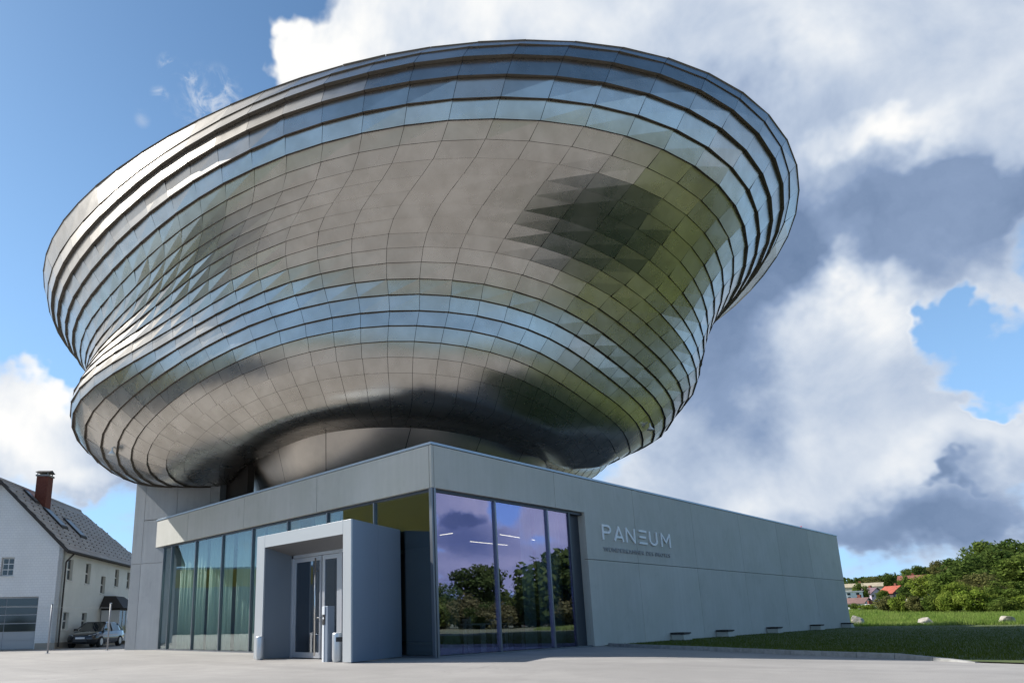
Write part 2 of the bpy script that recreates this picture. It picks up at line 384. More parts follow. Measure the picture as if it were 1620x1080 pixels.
class MB:
    def __init__(s): s.V = []; s.F = []
    def box(s, x0, x1, y0, y1, z0, z1, X=None):
        P = [(x0, y0, z0), (x1, y0, z0), (x1, y1, z0), (x0, y1, z0), (x0, y0, z1), (x1, y0, z1), (x1, y1, z1), (x0, y1, z1)]
        return s.hexa(P, X)
    def hexa(s, P, X=None):
        b = len(s.V); s.V += [X @ Vector(p) if X else Vector(p) for p in P]; s.F += [tuple(b+i for i in f) for f in BOXF]; return s
    def prism(s, poly, ext, X=None):
        """poly: list of 3D points of one face; ext: extrusion vector"""
        b = len(s.V); n = len(poly); e = Vector(ext)
        P = [Vector(p) for p in poly]; Q = [p+e for p in P]
        if X: P = [X @ p for p in P]; Q = [X @ q for q in Q]
        s.V += P+Q; s.F += [tuple(range(b, b+n))[::-1], tuple(range(b+n, b+2*n))]
        s.F += [(b+i, b+(i+1) % n, b+n+(i+1) % n, b+n+i) for i in range(n)]; return s
    def tube(s, a, b_, r0, r1=None, n=10, cap=True):
        r1 = r0 if r1 is None else r1; a = Vector(a); b_ = Vector(b_); d = (b_-a).normalized()
        u = d.cross(Vector((0, 0, 1)) if abs(d.z) < .9 else Vector((1, 0, 0))).normalized(); v = d.cross(u); k = len(s.V)
        for P, r in ((a, r0), (b_, r1)):
            for i in range(n):
                t = 2*math.pi*i/n; s.V.append(P+u*(r*math.cos(t))+v*(r*math.sin(t)))
        s.F += [(k+i, k+(i+1) % n, k+n+(i+1) % n, k+n+i) for i in range(n)]
        if cap: s.F += [tuple(range(k, k+n))[::-1], tuple(range(k+n, k+2*n))]
        return s
    def lathe(s, prof, cx=0, cy=0, n=20, X=None):
        k = len(s.V)
        for (r, z) in prof:
            for i in range(n):
                t = 2*math.pi*i/n; p = Vector((cx+r*math.cos(t), cy+r*math.sin(t), z)); s.V.append(X @ p if X else p)
        m_ = len(prof)
        for j in range(m_-1):
            s.F += [(k+j*n+i, k+j*n+(i+1) % n, k+(j+1)*n+(i+1) % n, k+(j+1)*n+i) for i in range(n)]
        s.F += [tuple(range(k, k+n))[::-1], tuple(range(k+(m_-1)*n, k+m_*n))]; return s
    def obj(s, name, m, parent=None, smooth=False, bevel=0., tone=None):
        me = mesh(name, s.V, s.F, m, tone)
        o = link(name, me, parent)
        if smooth:
            for p in me.polygons: p.use_smooth = len(p.vertices) == 4
        if bevel:
            bv = o.modifiers.new('bevel', 'BEVEL'); bv.width = bevel; bv.segments = 2; bv.limit_method = 'ANGLE'
        return o
def box(name, x0, x1, y0, y1, z0, z1, m, parent=None, bevel=0.):
    return MB().box(min(x0, x1), max(x0, x1), min(y0, y1), max(y0, y1), z0, z1).obj(name, m, parent, bevel=bevel)
def structure(o): o['kind'] = 'structure'; return o
def stuff(o): o['kind'] = 'stuff'; return o

# ------------------------------------------------------------------ terrain
def sstep(a, b, x):
    t = min(1, max(0, (x-a)/(b-a))); return t*t*(3-2*t)
def ground_z(x, y):
    dx, dy = x-CAM.x, y-CAM.y; r = math.hypot(dx, dy); az = math.degrees(math.atan2(dy, dx))
    f = sstep(-8, 2, az)*(1-sstep(22, 40, az))
    h = -.05
    if r > 62:
        h += f*min(1.35, (r-62)*.0185)
        ridge = 6.5+max(0, (14-az))*1.15 if az < 14 else 6.5
        ridge = min(ridge, 24)
        h += f*ridge*sstep(150, 430, r)
        h += (1-f)*3*sstep(250, 600, r)
        h += .5*noise.noise(Vector((x*.02, y*.02, 3)))*sstep(60, 160, r)
    return h
V = []; Fc = []
rs = [0, 8, 16, 24, 32, 40, 48, 54, 60, 68, 78, 90, 105, 120, 140, 160, 185, 210, 240, 270, 300, 330, 360, 400, 430, 480, 560, 700, 900, 1300, 2000, 3500]
NA = 144
for r in rs:
    for i in range(NA):
        a = 2*math.pi*i/NA; x, y = CAM.x+r*math.cos(a), CAM.y+r*math.sin(a)
        V.append((x, y, ground_z(x, y)))
for j in range(len(rs)-1):
    for i in range(NA):
        Fc.append((j*NA+i, j*NA+(i+1) % NA, (j+1)*NA+(i+1) % NA, (j+1)*NA+i)[::-1])
o = link('ground', mesh('ground', V, Fc, M['field'], smooth=True)); structure(o)

KERB = [(8.55, -.30), (7.7, -1.85), (6.55, -4.5), (4.85, -7.7), (3.95, -10.1), (3.05, -11.6)]
LEDGE = KERB+[(2.75, -13.2), (3.6, -14.6), (8, -17.5), (13, -21)]
asph = [(x+1.3, y+.3, 0) for x, y in LEDGE]+[(20, -31, 0), (28, -46, 0), (30, -60, 0), (4, -62, 0), (-60, -62, 0), (-90, -20, 0), (-90, 90, 0), (22, 90, 0), (22, 30, 0), (12, 24, 0), (12, 3, 0), (12, .3, 0)]
from mathutils.geometry import tessellate_polygon
def sheet(name, P, m):
    P = [Vector(p) for p in P]; T = tessellate_polygon([P]); F_ = []
    for t in T:
        n_ = (P[t[1]]-P[t[0]]).cross(P[t[2]]-P[t[0]]); F_.append(tuple(t) if n_.z > 0 else tuple(t)[::-1])
    return structure(link(name, mesh(name, P, F_, m)))
sheet('asphalt_yard', asph, M['asphalt'])
lawn = [(x+.09, y, .025) for x, y in KERB]+[(x, y, .025) for x, y in LEDGE[len(KERB):]]
lawn_out = [(52, 5), (50, 0), (46, -8), (40, -20), (28, -27)]
nL = len(lawn); pts = [(9.0, .25, .025)]+lawn+[(x, y, .025) for x, y in lawn_out[::-1]]+[(52, 12, .025), (9.0, 12, .025)]
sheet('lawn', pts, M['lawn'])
# kerb stones
kb = empty('kerb', (6, -6, 0), 'low pale concrete kerb between the shaded lawn and the asphalt', 'kerb')
def polyline(P, step, gap=.012):
    out = []; acc = []
    for (a, b) in zip(P[:-1], P[1:]):
        a = Vector(a); b = Vector(b); L = (b-a).length; n = max(1, round(L/step))
        for i in range(n): out.append((a.lerp(b, i/n), a.lerp(b, (i+1)/n)))
    return out
segs = polyline(KERB, 1.0)
for i, (a, b) in enumerate(segs):
    d = (b-a).normalized(); nrm = Vector((-d.y, d.x))
    if nrm.x < 0: nrm = -nrm
    a2, b2 = a+d*.006, b-d*.006
    h0 = .11 if i < len(segs)-2 else (.11 if i == len(segs)-2 else .07); h1 = .11 if i < len(segs)-2 else (.07 if i == len(segs)-2 else .015)
    w = nrm*.15
    P = [(*a2, 0.), (*(a2+w), 0.), (*(b2+w), 0.), (*b2, 0.), (*(a2+nrm*.02), h0), (*(a2+w), h0), (*(b2+w), h1), (*(b2+nrm*.02), h1)]
    m_ = MB(); m_.hexa([Vector(p)-Vector((0, 0, .03 if p[2] == 0 else 0)) for p in P]); m_.obj('kerb_stone', M['kerb'], kb)

def blades(name, pts, hts, wid, m, lean=.35, tones=(.7, 1.25)):
    n = len(pts); P = np.asarray(pts); h = np.asarray(hts)
    a = RNG.uniform(0, 2*np.pi, n); u = np.stack([np.cos(a), np.sin(a), 0*a], 1)
    b = RNG.uniform(0, 2*np.pi, n); l = np.stack([np.cos(b), np.sin(b), 0*b], 1)*(h*lean*RNG.uniform(.2, 1.4, n))[:, None]
    w = (wid*RNG.uniform(.7, 1.3, n))[:, None]
    V = np.empty((n, 3, 3)); V[:, 0] = P-u*w; V[:, 1] = P+u*w; V[:, 2] = P+l; V[:, 2, 2] += h
    me = bpy.data.meshes.new(name); me.vertices.add(3*n); me.vertices.foreach_set('co', V.ravel())
    me.loops.add(3*n); me.loops.foreach_set('vertex_index', np.arange(3*n, dtype=np.int32))
    me.polygons.add(n); me.polygons.foreach_set('loop_start', np.arange(0, 3*n, 3, dtype=np.int32)); me.polygons.foreach_set('loop_total', np.full(n, 3, dtype=np.int32))
    me.materials.append(m); at_ = me.color_attributes.new('tone', 'FLOAT_COLOR', 'CORNER')
    c = np.ones((n, 3, 4), dtype=np.float32); c[:, :, :3] = RNG.uniform(tones[0], tones[1], n)[:, None, None]
    at_.data.foreach_set('color', c.ravel()); me.update(); return link(name, me)
# mown lawn
def inpoly(x, y, P):
    c = False; j = len(P)-1
    for i in range(len(P)):
        xi, yi, xj, yj = P[i][0], P[i][1], P[j][0], P[j][1]
        if (yi > y) != (yj > y) and x < (xj-xi)*(y-yi)/(yj-yi)+xi: c = not c
        j = i
    return c
LP = [(x+.2, y) for x, y in LEDGE]+[(40, -20), (46, -8), (50, -.05), (9, -.05)]
gp = []
while len(gp) < 90000:
    r = random.uniform(18, 60); a = R(random.uniform(-8, 34)); r = 18+(r-18)*random.random()**.5
    x, y = CAM.x+r*math.cos(a), CAM.y+r*math.sin(a)
    if inpoly(x, y, LP): gp.append((x, y, .02))
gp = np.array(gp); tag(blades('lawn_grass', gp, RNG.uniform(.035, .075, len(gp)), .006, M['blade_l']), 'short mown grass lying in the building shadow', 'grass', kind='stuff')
# tall meadow
gp = []; gh = []
while len(gp) < 120000:
    a = R(random.uniform(-14, 18)); r = 57+80*random.random()**1.7
    x, y = CAM.x+r*math.cos(a), CAM.y+r*math.sin(a)
    if r < 58+1.5*noise.noise(Vector((a*40, 0, 0))): continue
    if x < 41.5 and y > -2: continue
    cl = noise.noise(Vector((x*.25, y*.25, 0)))
    gp.append((x, y, ground_z(x, y)-.02)); gh.append((.34+.16*cl)*random.uniform(.6, 1.25))
o = blades('meadow_grass', np.array(gp), np.array(gh), .022, M['blade'], .5, (.65, 1.35)); tag(o, 'tall sunlit meadow grass behind the boulders', 'grass', kind='stuff')

# ------------------------------------------------------------------ glass-fronted concrete base building
H, HJ, HF = 6.31, 3.156, 4.90
base = empty('exhibition_base_building', (20, 10, 0), 'long low concrete base building with glazed corner under the steel bowl', 'building')
XR, YL = 40.29, 18.95
g2 = .010
def rpanel(x0, x1, z0, z1):
    return box('concrete_panel', x0+g2, x1-g2, 0, .14, z0+g2, z1-g2, M['conc'], base, .006)
RX = [11.92, 17.37, 22.95, 28.45, 33.93, XR]
rpanel(.10, 6.30, HF, H-.08)
m_ = MB(); x0, x1, xo = 6.30+g2, 11.92-g2, 8.16
m_.prism([(x0, 0, HF+g2), (xo, 0, HF+g2), (xo, 0, HJ+g2), (x1, 0, HJ+g2), (x1, 0, H-.08-g2), (x0, 0, H-.08-g2)], (0, .14, 0)); m_.obj('concrete_panel', M['conc'], base, bevel=.006)
rpanel(8.16, 11.92, 0, HJ)
for a, b in zip(RX[:-1], RX[1:]):
    rpanel(a, b, HJ, H-.08); rpanel(a, b, -.02, HJ)
for a, b in ((.10, 5.86), (5.86, 10.99), (10.99, 16.10), (16.10, 19.9)):
    box('concrete_panel', 0, .14, a+g2, b-g2, HF+g2, H-.08-g2, M['conc'], base, .006)
box('corner_panel', 0, .10-g2, 0, .10-g2, HF+g2, H-.08-g2, M['conc'], base, .006)
# core behind the panels, roof and far walls
m_ = MB()
m_.box(.12, XR-.01, .141, .5, HF+.12, H-.1); m_.box(8.5, XR-.01, .141, .5, -.2, HF+.12); m_.box(.141, .5, .5, 19.9, HF+.12, H-.1)
m_.box(XR-.4, XR-.005, .5, 19.9, -.2, H-.1); m_.box(.2, XR-.4, 19.5, 19.9, -.2, H-.1)
m_.obj('wall_core', M['conc_dark'], base)
box('roof_slab', .5, XR-.4, .5, 19.5, H-.45, H-.14, mat('roof_gravel', (.24, .235, .225), .9, var=(.16, .16, .15), vscale=4), base)
m_ = MB(); m_.box(-.03, XR+.03, -.03, .30, H-.08, H); m_.box(-.03, .30, .30, 19.93, H-.08, H)
m_.obj('roof_coping', M['cap'], base, bevel=.008)
# concrete reveal at the end of the glazing, and window sill line
box('window_reveal', 8.16, 8.5, .145, .62, 0, HF+.11, M['conc'], base)
# glazing, right facade
GY = .15
def glass_r(x0, x1):
    p = MB().box(x0, x1, GY, GY+.02, .07, HF-.10).obj('glass_pane', M['glass_r'], base); return p
RM = [.20, 3.0, 5.88, 7.25]
for a, b in zip(RM[:-1], RM[1:]): glass_r(a+.035, b-.035)
for x in RM[1:3]: box('window_mullion', x-.035, x+.035, .08, .24, .05, HF-.09, M['frame_l'], base)
box('window_frame', 7.25-.03, 8.155, .30, .55, .0, HF-.06, M['frame'], base)
box('window_frame', 7.22, 7.32, .10, .30, .0, HF-.06, M['frame'], base)
box('window_head', .16, 8.155, .12, .34, HF-.09, HF+.11, M['frame'], base)
box('window_sill', .16, 8.155, .07, .34, -.03, .05, M['frame_l'], base)
# corner post: two fins and a tube
box('corner_post', .0, .07, .03, .14, -.02, HF+.005, M['frame_l'], base)
box('corner_post', .08, .16, -.0, .07, -.02, HF+.005, M['frame_l'], base)
box('corner_post', .075, .15, .075, .15, -.02, HF, M['frame'], base)
# glazing, left facade
GX = .15
LM = [.18, 2.80, 5.36, 7.86, 10.40, 12.88, 15.35, 17.85, 18.75]
PORT = (.9, 5.0)
for a, b in zip(LM[:-1], LM[1:]):
    MB().box(GX, GX+.02, a+.03, b-.03, .07, HF-.08).obj('glass_pane', M['glass_l'], base)
for y in LM[1:]: box('window_mullion', .08, .22, y-.028, y+.028, .05, HF-.07, M['frame_l'], base)
box('window_head', .12, .34, .16, 18.8, HF-.08, HF+.11, M['frame'], base)
box('window_sill', .07, .34, .16, 18.8, -.03, .05, M['frame_l'], base)
# interior shell
structure_parts = []
box('interior_floor', .36, 16, .36, 19.4, -.04, .012, M['floor_in'], base)
box('interior_ceiling', .36, 16, .5, 19.4, HF+.12, HF+.2, M['ceil_in'], base)
box('interior_wall', 12, 12.1, .5, 19.4, .012, HF+.11, M['wall_in'], base)

# curtains hanging behind the glass
def curtain(x0, y0, x1, y1, z0, z1, label, group, waves, amp=.07):
    a = Vector((x0, y0, 0)); b = Vector((x1, y1, 0)); d = b-a; L = d.length; d.normalize(); nn = Vector((-d.y, d.x, 0))
    n = int(waves*8); V = []; Fc = []; ph = random.random()*6
    for i in range(n+1):
        t = i/n; s = math.sin(t*waves*2*math.pi+ph+1.3*math.sin(t*9+ph))*amp*(.6+.5*math.sin(t*13+ph))
        p = a+d*(t*L)+nn*s
        V += [(p.x, p.y, z0), (p.x, p.y, z1)]
    for i in range(n): Fc.append((2*i, 2*i+2, 2*i+3, 2*i+1))
    o = link('curtain', mesh('curtain', V, Fc, M['curtain'], smooth=True)); so_ = o.modifiers.new('thickness', 'SOLIDIFY'); so_.thickness = .012
    return tag(o, label, 'curtain', group)
cg = 'teal curtains hanging behind the glazing'
for i, (a, b, lb) in enumerate([(15.5, 18.6, 'pale teal curtain in the leftmost bay beside the concrete tower'), (13.05, 15.2, 'teal curtain in the second glass bay from the tower'),
        (10.55, 12.7, 'teal curtain in the third glass bay from the tower'), (8.0, 10.2, 'teal curtain just left of the entrance portal'), (5.5, 7.0, 'teal curtain mostly hidden behind the portal')]):
    curtain(.75, a, .75, b, .03, HF+.05, lb, cg, (b-a)*3.2)
curtain(5.1, .75, 5.75, .75, .03, HF+.05, 'narrow teal curtain hanging between two panes of the corner window', cg, 2.2, .06)
curtain(6.0, .75, 7.6, .75, .03, HF+.05, 'teal curtain at the right end of the corner window', cg, 6, .09)

# ------------------------------------------------------------------ concrete tower wall under the bowl
tw = empty('tower_wall', (.2, 19.3, 0), 'tall smooth grey concrete wall left of the glazing carrying the bowl', 'wall')
e_ = Vector((-.40, .9165, 0)); P0 = Vector((.25, 18.95, 0)); nn = Vector((.9165, .40, 0))
SJ = [2.17, 1.50, -.57, -2.61, -3.18]; ZT_ = 8.3
def tpanel(s0, s1, z0, z1):
    a, b = P0+e_*s0, P0+e_*s1
    m_ = MB(); P = [a+e_*-.008, b+e_*.008, b+e_*.008+nn*.12, a+e_*-.008+nn*.12]
    m_.hexa([(p.x, p.y, z0+.008) for p in P]+[(p.x, p.y, z1-.008) for p in P]); m_.obj('concrete_panel', M['tower'], tw, bevel=.005)
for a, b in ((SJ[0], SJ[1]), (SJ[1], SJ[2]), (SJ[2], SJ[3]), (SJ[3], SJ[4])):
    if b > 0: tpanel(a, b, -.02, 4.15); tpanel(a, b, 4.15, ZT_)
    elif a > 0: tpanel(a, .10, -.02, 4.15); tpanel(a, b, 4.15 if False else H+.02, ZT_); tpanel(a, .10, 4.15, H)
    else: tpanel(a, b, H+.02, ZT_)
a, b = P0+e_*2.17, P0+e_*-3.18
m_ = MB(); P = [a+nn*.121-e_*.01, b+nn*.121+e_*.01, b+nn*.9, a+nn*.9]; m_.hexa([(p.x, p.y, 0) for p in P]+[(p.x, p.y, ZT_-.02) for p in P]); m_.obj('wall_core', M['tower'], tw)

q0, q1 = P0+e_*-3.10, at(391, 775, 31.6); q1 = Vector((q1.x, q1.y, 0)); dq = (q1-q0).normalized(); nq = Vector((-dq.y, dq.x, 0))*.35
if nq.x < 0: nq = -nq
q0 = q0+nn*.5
P = [q0, q1, q1+nq, q0+nq]; MB().hexa([(v.x, v.y, H-.2) for v in P]+[(v.x, v.y, 8.45) for v in P]).obj('dark_gap_wall', M['backing'], tw)  # added wall, near black: the shade between tower and neck put into its colour

# ------------------------------------------------------------------ the steel bowl
BOWL_CM = [   # measured form: x, y, z in centimetres, 72 columns per course line
 [-499,2341,1798,-566,2176,1798,-617,2011,1800,-653,1843,1802,-674,1673,1804,-682,1504,1805,-678,1335,1805,-665,1168,1804,-644,1004,1801,-617,844,1797,-584,689,1792,-545,541,1788,-501,399,1784,-451,263,1781,-394,135,1780,-329,12,1781,-255,-105,1784,-171,-216,1788,-76,-321,1794,32,-421,1801,153,-514,1809,289,-598,1816,439,-671,1824,604,-730,1830,780,-771,1836,965,-792,1840,1154,-789,1842,1344,-763,1843,1529,-713,1843,1707,-643,1842,1874,-555,1840,2030,-452,1838,2181,-336,1840,2320,-210,1841,2446,-76,1842,2553,67,1840,2618,215,1837,2675,364,1833,2721,512,1829,2753,660,1825,2771,808,1821,2776,955,1817,2771,1102,1814,2757,1249,1812,2735,1394,1810,2706,1539,1809,2667,1682,1809,2618,1822,1809,2559,1957,1809,2488,2088,1809,2407,2211,1809,2317,2328,1809,2216,2437,1809,2108,2537,1809,1991,2628,1809,1867,2710,1809,1737,2782,1809,1602,2848,1809,1462,2908,1809,1318,2966,1809,1170,3020,1809,1017,3069,1809,859,3109,1808,697,3133,1808,533,3137,1807,369,3119,1806,206,3083,1804,44,3037,1803,-95,2926,1801,-218,2794,1800,-325,2650,1799,-419,2498,1799],
 [-507,2265,1713,-564,2102,1712,-607,1942,1713,-636,1780,1715,-653,1619,1716,-660,1458,1717,-660,1299,1717,-652,1142,1717,-639,987,1716,-620,835,1715,-596,686,1714,-567,541,1712,-531,400,1712,-488,265,1712,-436,134,1713,-376,10,1716,-305,-109,1721,-223,-222,1727,-129,-330,1734,-21,-431,1743,101,-524,1752,238,-608,1761,390,-679,1769,555,-735,1777,731,-773,1782,914,-788,1786,1101,-780,1788,1286,-747,1789,1465,-690,1789,1636,-613,1788,1795,-519,1787,1943,-411,1786,2085,-292,1788,2215,-166,1790,2334,-36,1791,2442,96,1789,2521,232,1784,2594,370,1779,2657,508,1773,2706,650,1767,2741,793,1761,2762,939,1756,2770,1087,1751,2765,1236,1748,2749,1386,1746,2722,1535,1745,2684,1683,1744,2634,1827,1744,2573,1966,1744,2501,2100,1744,2417,2228,1744,2323,2347,1744,2219,2459,1744,2106,2561,1744,1985,2653,1744,1856,2736,1744,1721,2808,1744,1581,2871,1744,1436,2927,1744,1287,2977,1743,1135,3022,1743,978,3058,1742,818,3084,1740,655,3095,1738,491,3087,1735,328,3059,1731,166,3015,1727,6,2961,1723,-130,2849,1720,-248,2716,1717,-349,2572,1715,-435,2421,1714],
 [-503,2172,1640,-557,2015,1639,-597,1863,1641,-624,1710,1643,-641,1557,1645,-650,1406,1646,-651,1255,1648,-647,1106,1649,-637,959,1649,-623,813,1650,-603,670,1650,-577,530,1651,-544,393,1652,-503,261,1654,-453,133,1657,-395,11,1661,-325,-107,1666,-245,-218,1673,-152,-324,1680,-46,-423,1688,75,-514,1697,210,-596,1705,359,-665,1713,521,-719,1720,694,-754,1725,874,-767,1729,1057,-757,1731,1239,-724,1732,1416,-667,1732,1583,-590,1732,1740,-497,1731,1884,-391,1730,2023,-274,1733,2149,-151,1735,2266,-25,1735,2373,101,1733,2459,232,1727,2539,364,1721,2610,499,1715,2669,637,1709,2713,780,1703,2743,926,1697,2758,1076,1693,2759,1228,1689,2747,1381,1687,2721,1533,1686,2684,1683,1685,2633,1830,1685,2571,1973,1685,2496,2109,1685,2410,2238,1685,2313,2360,1685,2206,2472,1685,2089,2575,1685,1965,2668,1685,1832,2750,1685,1693,2820,1685,1549,2881,1685,1401,2932,1685,1249,2975,1684,1094,3008,1683,936,3032,1681,776,3043,1678,615,3038,1674,454,3016,1670,296,2975,1665,140,2919,1659,-14,2854,1653,-143,2740,1648,-256,2609,1645,-353,2469,1643,-435,2322,1641],
 [-499,2076,1568,-550,1925,1567,-585,1782,1570,-610,1638,1573,-626,1495,1576,-634,1353,1578,-636,1211,1581,-634,1070,1583,-627,930,1584,-615,790,1586,-599,653,1587,-575,517,1589,-545,385,1591,-506,256,1593,-459,132,1597,-401,13,1601,-334,-101,1606,-255,-209,1612,-165,-312,1618,-61,-407,1625,56,-495,1632,187,-573,1640,332,-638,1647,490,-688,1654,659,-720,1660,835,-732,1664,1015,-721,1668,1194,-688,1670,1369,-634,1672,1535,-560,1673,1690,-470,1674,1834,-368,1674,1969,-255,1676,2093,-136,1678,2208,-15,1678,2315,106,1675,2404,233,1668,2488,362,1662,2565,494,1655,2629,631,1648,2681,773,1641,2717,920,1635,2738,1071,1630,2743,1225,1627,2733,1380,1624,2709,1534,1623,2671,1687,1622,2620,1836,1622,2556,1979,1622,2479,2117,1622,2390,2247,1622,2291,2369,1622,2181,2482,1622,2061,2585,1622,1933,2676,1622,1797,2756,1622,1655,2825,1622,1508,2882,1622,1357,2927,1621,1202,2961,1621,1046,2984,1619,888,2995,1617,730,2991,1613,572,2972,1608,416,2935,1603,264,2882,1597,114,2815,1590,-33,2741,1583,-156,2626,1578,-264,2499,1574,-357,2363,1572,-435,2221,1570],
 [-492,1979,1497,-538,1834,1496,-568,1700,1501,-589,1566,1505,-601,1432,1509,-608,1299,1513,-610,1167,1516,-608,1035,1520,-602,903,1522,-593,772,1525,-578,641,1527,-558,511,1530,-529,384,1533,-493,260,1537,-448,140,1541,-393,25,1545,-328,-86,1550,-252,-191,1555,-164,-290,1561,-64,-383,1567,49,-467,1574,176,-542,1580,317,-604,1587,470,-651,1593,634,-681,1599,806,-691,1604,982,-680,1608,1157,-646,1612,1328,-593,1614,1491,-521,1616,1645,-434,1618,1786,-335,1619,1918,-227,1621,2039,-112,1622,2150,5,1621,2256,121,1618,2347,243,1611,2435,368,1604,2515,497,1596,2584,632,1589,2641,773,1582,2682,920,1576,2707,1071,1571,2715,1227,1568,2707,1383,1565,2683,1539,1564,2645,1692,1564,2592,1841,1563,2526,1985,1563,2448,2123,1563,2357,2253,1563,2255,2374,1563,2142,2486,1563,2020,2587,1563,1889,2676,1563,1751,2754,1563,1607,2819,1563,1457,2871,1563,1304,2910,1562,1149,2936,1561,993,2948,1559,836,2947,1555,681,2930,1550,527,2897,1545,377,2849,1538,230,2786,1530,88,2711,1522,-52,2629,1514,-168,2514,1507,-271,2389,1503,-359,2257,1501,-433,2119,1499],
 [-483,1894,1430,-525,1753,1429,-550,1628,1435,-567,1503,1441,-576,1379,1447,-580,1256,1453,-581,1133,1458,-579,1010,1463,-574,887,1467,-566,762,1472,-554,638,1476,-535,514,1480,-509,392,1484,-474,272,1488,-431,156,1493,-378,43,1497,-315,-64,1502,-241,-167,1507,-157,-264,1512,-60,-353,1517,49,-435,1522,172,-507,1527,308,-566,1533,456,-611,1538,615,-639,1544,781,-648,1549,952,-636,1553,1123,-604,1557,1291,-552,1560,1451,-483,1562,1601,-400,1564,1740,-305,1565,1869,-202,1566,1987,-92,1567,2096,20,1565,2201,132,1562,2294,250,1555,2383,372,1548,2465,498,1541,2538,631,1534,2598,771,1528,2643,918,1522,2671,1070,1518,2682,1225,1515,2676,1382,1513,2652,1539,1512,2614,1692,1511,2560,1841,1511,2493,1985,1511,2413,2122,1511,2321,2251,1511,2217,2371,1511,2103,2481,1511,1979,2580,1511,1846,2668,1511,1707,2743,1511,1561,2804,1510,1410,2852,1510,1256,2886,1509,1101,2904,1507,945,2908,1504,791,2896,1499,638,2869,1492,489,2826,1485,343,2769,1476,203,2698,1466,66,2617,1456,-68,2531,1446,-178,2416,1439,-276,2293,1435,-360,2164,1433,-429,2030,1431],
 [-469,1831,1368,-507,1695,1368,-529,1577,1376,-543,1461,1383,-549,1346,1391,-552,1232,1399,-553,1118,1406,-551,1003,1414,-548,887,1420,-541,769,1426,-530,650,1432,-513,531,1438,-489,412,1443,-456,295,1448,-415,181,1453,-364,71,1457,-303,-34,1461,-232,-134,1465,-150,-228,1469,-57,-316,1473,48,-394,1477,166,-463,1481,296,-520,1485,438,-563,1490,590,-590,1494,750,-599,1498,915,-589,1502,1081,-560,1505,1243,-513,1508,1399,-450,1510,1547,-373,1511,1684,-286,1511,1812,-189,1511,1929,-86,1511,2038,20,1510,2143,126,1506,2237,241,1500,2328,359,1493,2413,483,1488,2488,614,1482,2552,753,1477,2600,899,1473,2632,1051,1470,2646,1206,1467,2642,1364,1466,2621,1520,1465,2584,1673,1465,2531,1822,1465,2465,1966,1465,2385,2103,1465,2293,2231,1465,2189,2351,1465,2075,2460,1465,1951,2559,1465,1818,2645,1465,1678,2718,1465,1532,2778,1464,1381,2823,1464,1228,2853,1462,1073,2867,1459,919,2865,1455,766,2846,1448,616,2812,1439,470,2763,1429,329,2700,1418,192,2626,1406,60,2542,1395,-69,2453,1383,-176,2341,1375,-271,2221,1371,-352,2095,1369,-418,1964,1368],
 [-445,1816,1311,-485,1682,1312,-508,1568,1321,-521,1456,1331,-528,1346,1340,-530,1237,1350,-529,1129,1360,-528,1020,1369,-524,909,1378,-519,796,1386,-509,680,1394,-494,564,1401,-472,447,1407,-441,332,1412,-402,219,1417,-353,110,1422,-294,5,1426,-226,-94,1430,-146,-187,1433,-56,-273,1436,46,-351,1439,160,-418,1442,287,-474,1445,425,-517,1448,573,-543,1451,729,-552,1454,890,-544,1457,1052,-518,1459,1210,-475,1460,1363,-417,1460,1508,-346,1460,1644,-265,1458,1772,-174,1457,1890,-77,1456,2000,25,1453,2105,127,1449,2199,241,1445,2289,357,1440,2373,479,1436,2448,608,1432,2511,744,1429,2561,887,1427,2594,1036,1426,2610,1189,1425,2608,1344,1425,2589,1498,1424,2554,1650,1424,2503,1797,1424,2439,1939,1424,2361,2074,1424,2271,2202,1424,2170,2320,1424,2057,2429,1424,1936,2526,1424,1805,2611,1424,1667,2684,1424,1523,2743,1424,1375,2787,1423,1224,2816,1421,1071,2828,1417,920,2823,1410,770,2801,1402,623,2764,1391,480,2713,1378,342,2649,1364,210,2575,1350,81,2492,1336,-45,2406,1322,-150,2299,1314,-245,2186,1311,-326,2067,1310,-393,1943,1311],
 [-413,1863,1257,-463,1727,1260,-491,1613,1271,-507,1499,1282,-515,1387,1293,-516,1278,1304,-514,1170,1316,-510,1063,1328,-506,955,1339,-501,845,1349,-493,731,1359,-480,616,1367,-460,500,1375,-433,384,1382,-396,270,1387,-350,160,1392,-293,54,1396,-226,-47,1399,-149,-141,1402,-59,-227,1405,42,-305,1407,155,-372,1409,281,-428,1410,419,-469,1412,566,-495,1414,721,-504,1415,880,-496,1416,1039,-472,1415,1196,-432,1414,1347,-379,1412,1491,-315,1409,1626,-241,1405,1757,-155,1402,1878,-62,1399,1991,38,1396,2098,142,1392,2187,257,1389,2273,373,1386,2352,494,1384,2422,621,1384,2481,752,1384,2527,890,1384,2559,1033,1385,2575,1179,1386,2574,1328,1387,2557,1477,1388,2524,1624,1388,2477,1767,1388,2416,1906,1388,2342,2038,1388,2256,2163,1388,2159,2279,1388,2052,2386,1388,1935,2482,1388,1810,2567,1388,1677,2640,1388,1539,2699,1388,1395,2744,1386,1249,2774,1383,1101,2786,1378,953,2782,1370,806,2761,1359,663,2725,1345,524,2676,1329,389,2617,1313,259,2548,1296,133,2474,1280,9,2396,1264,-98,2302,1255,-196,2202,1253,-283,2095,1254,-355,1981,1256],
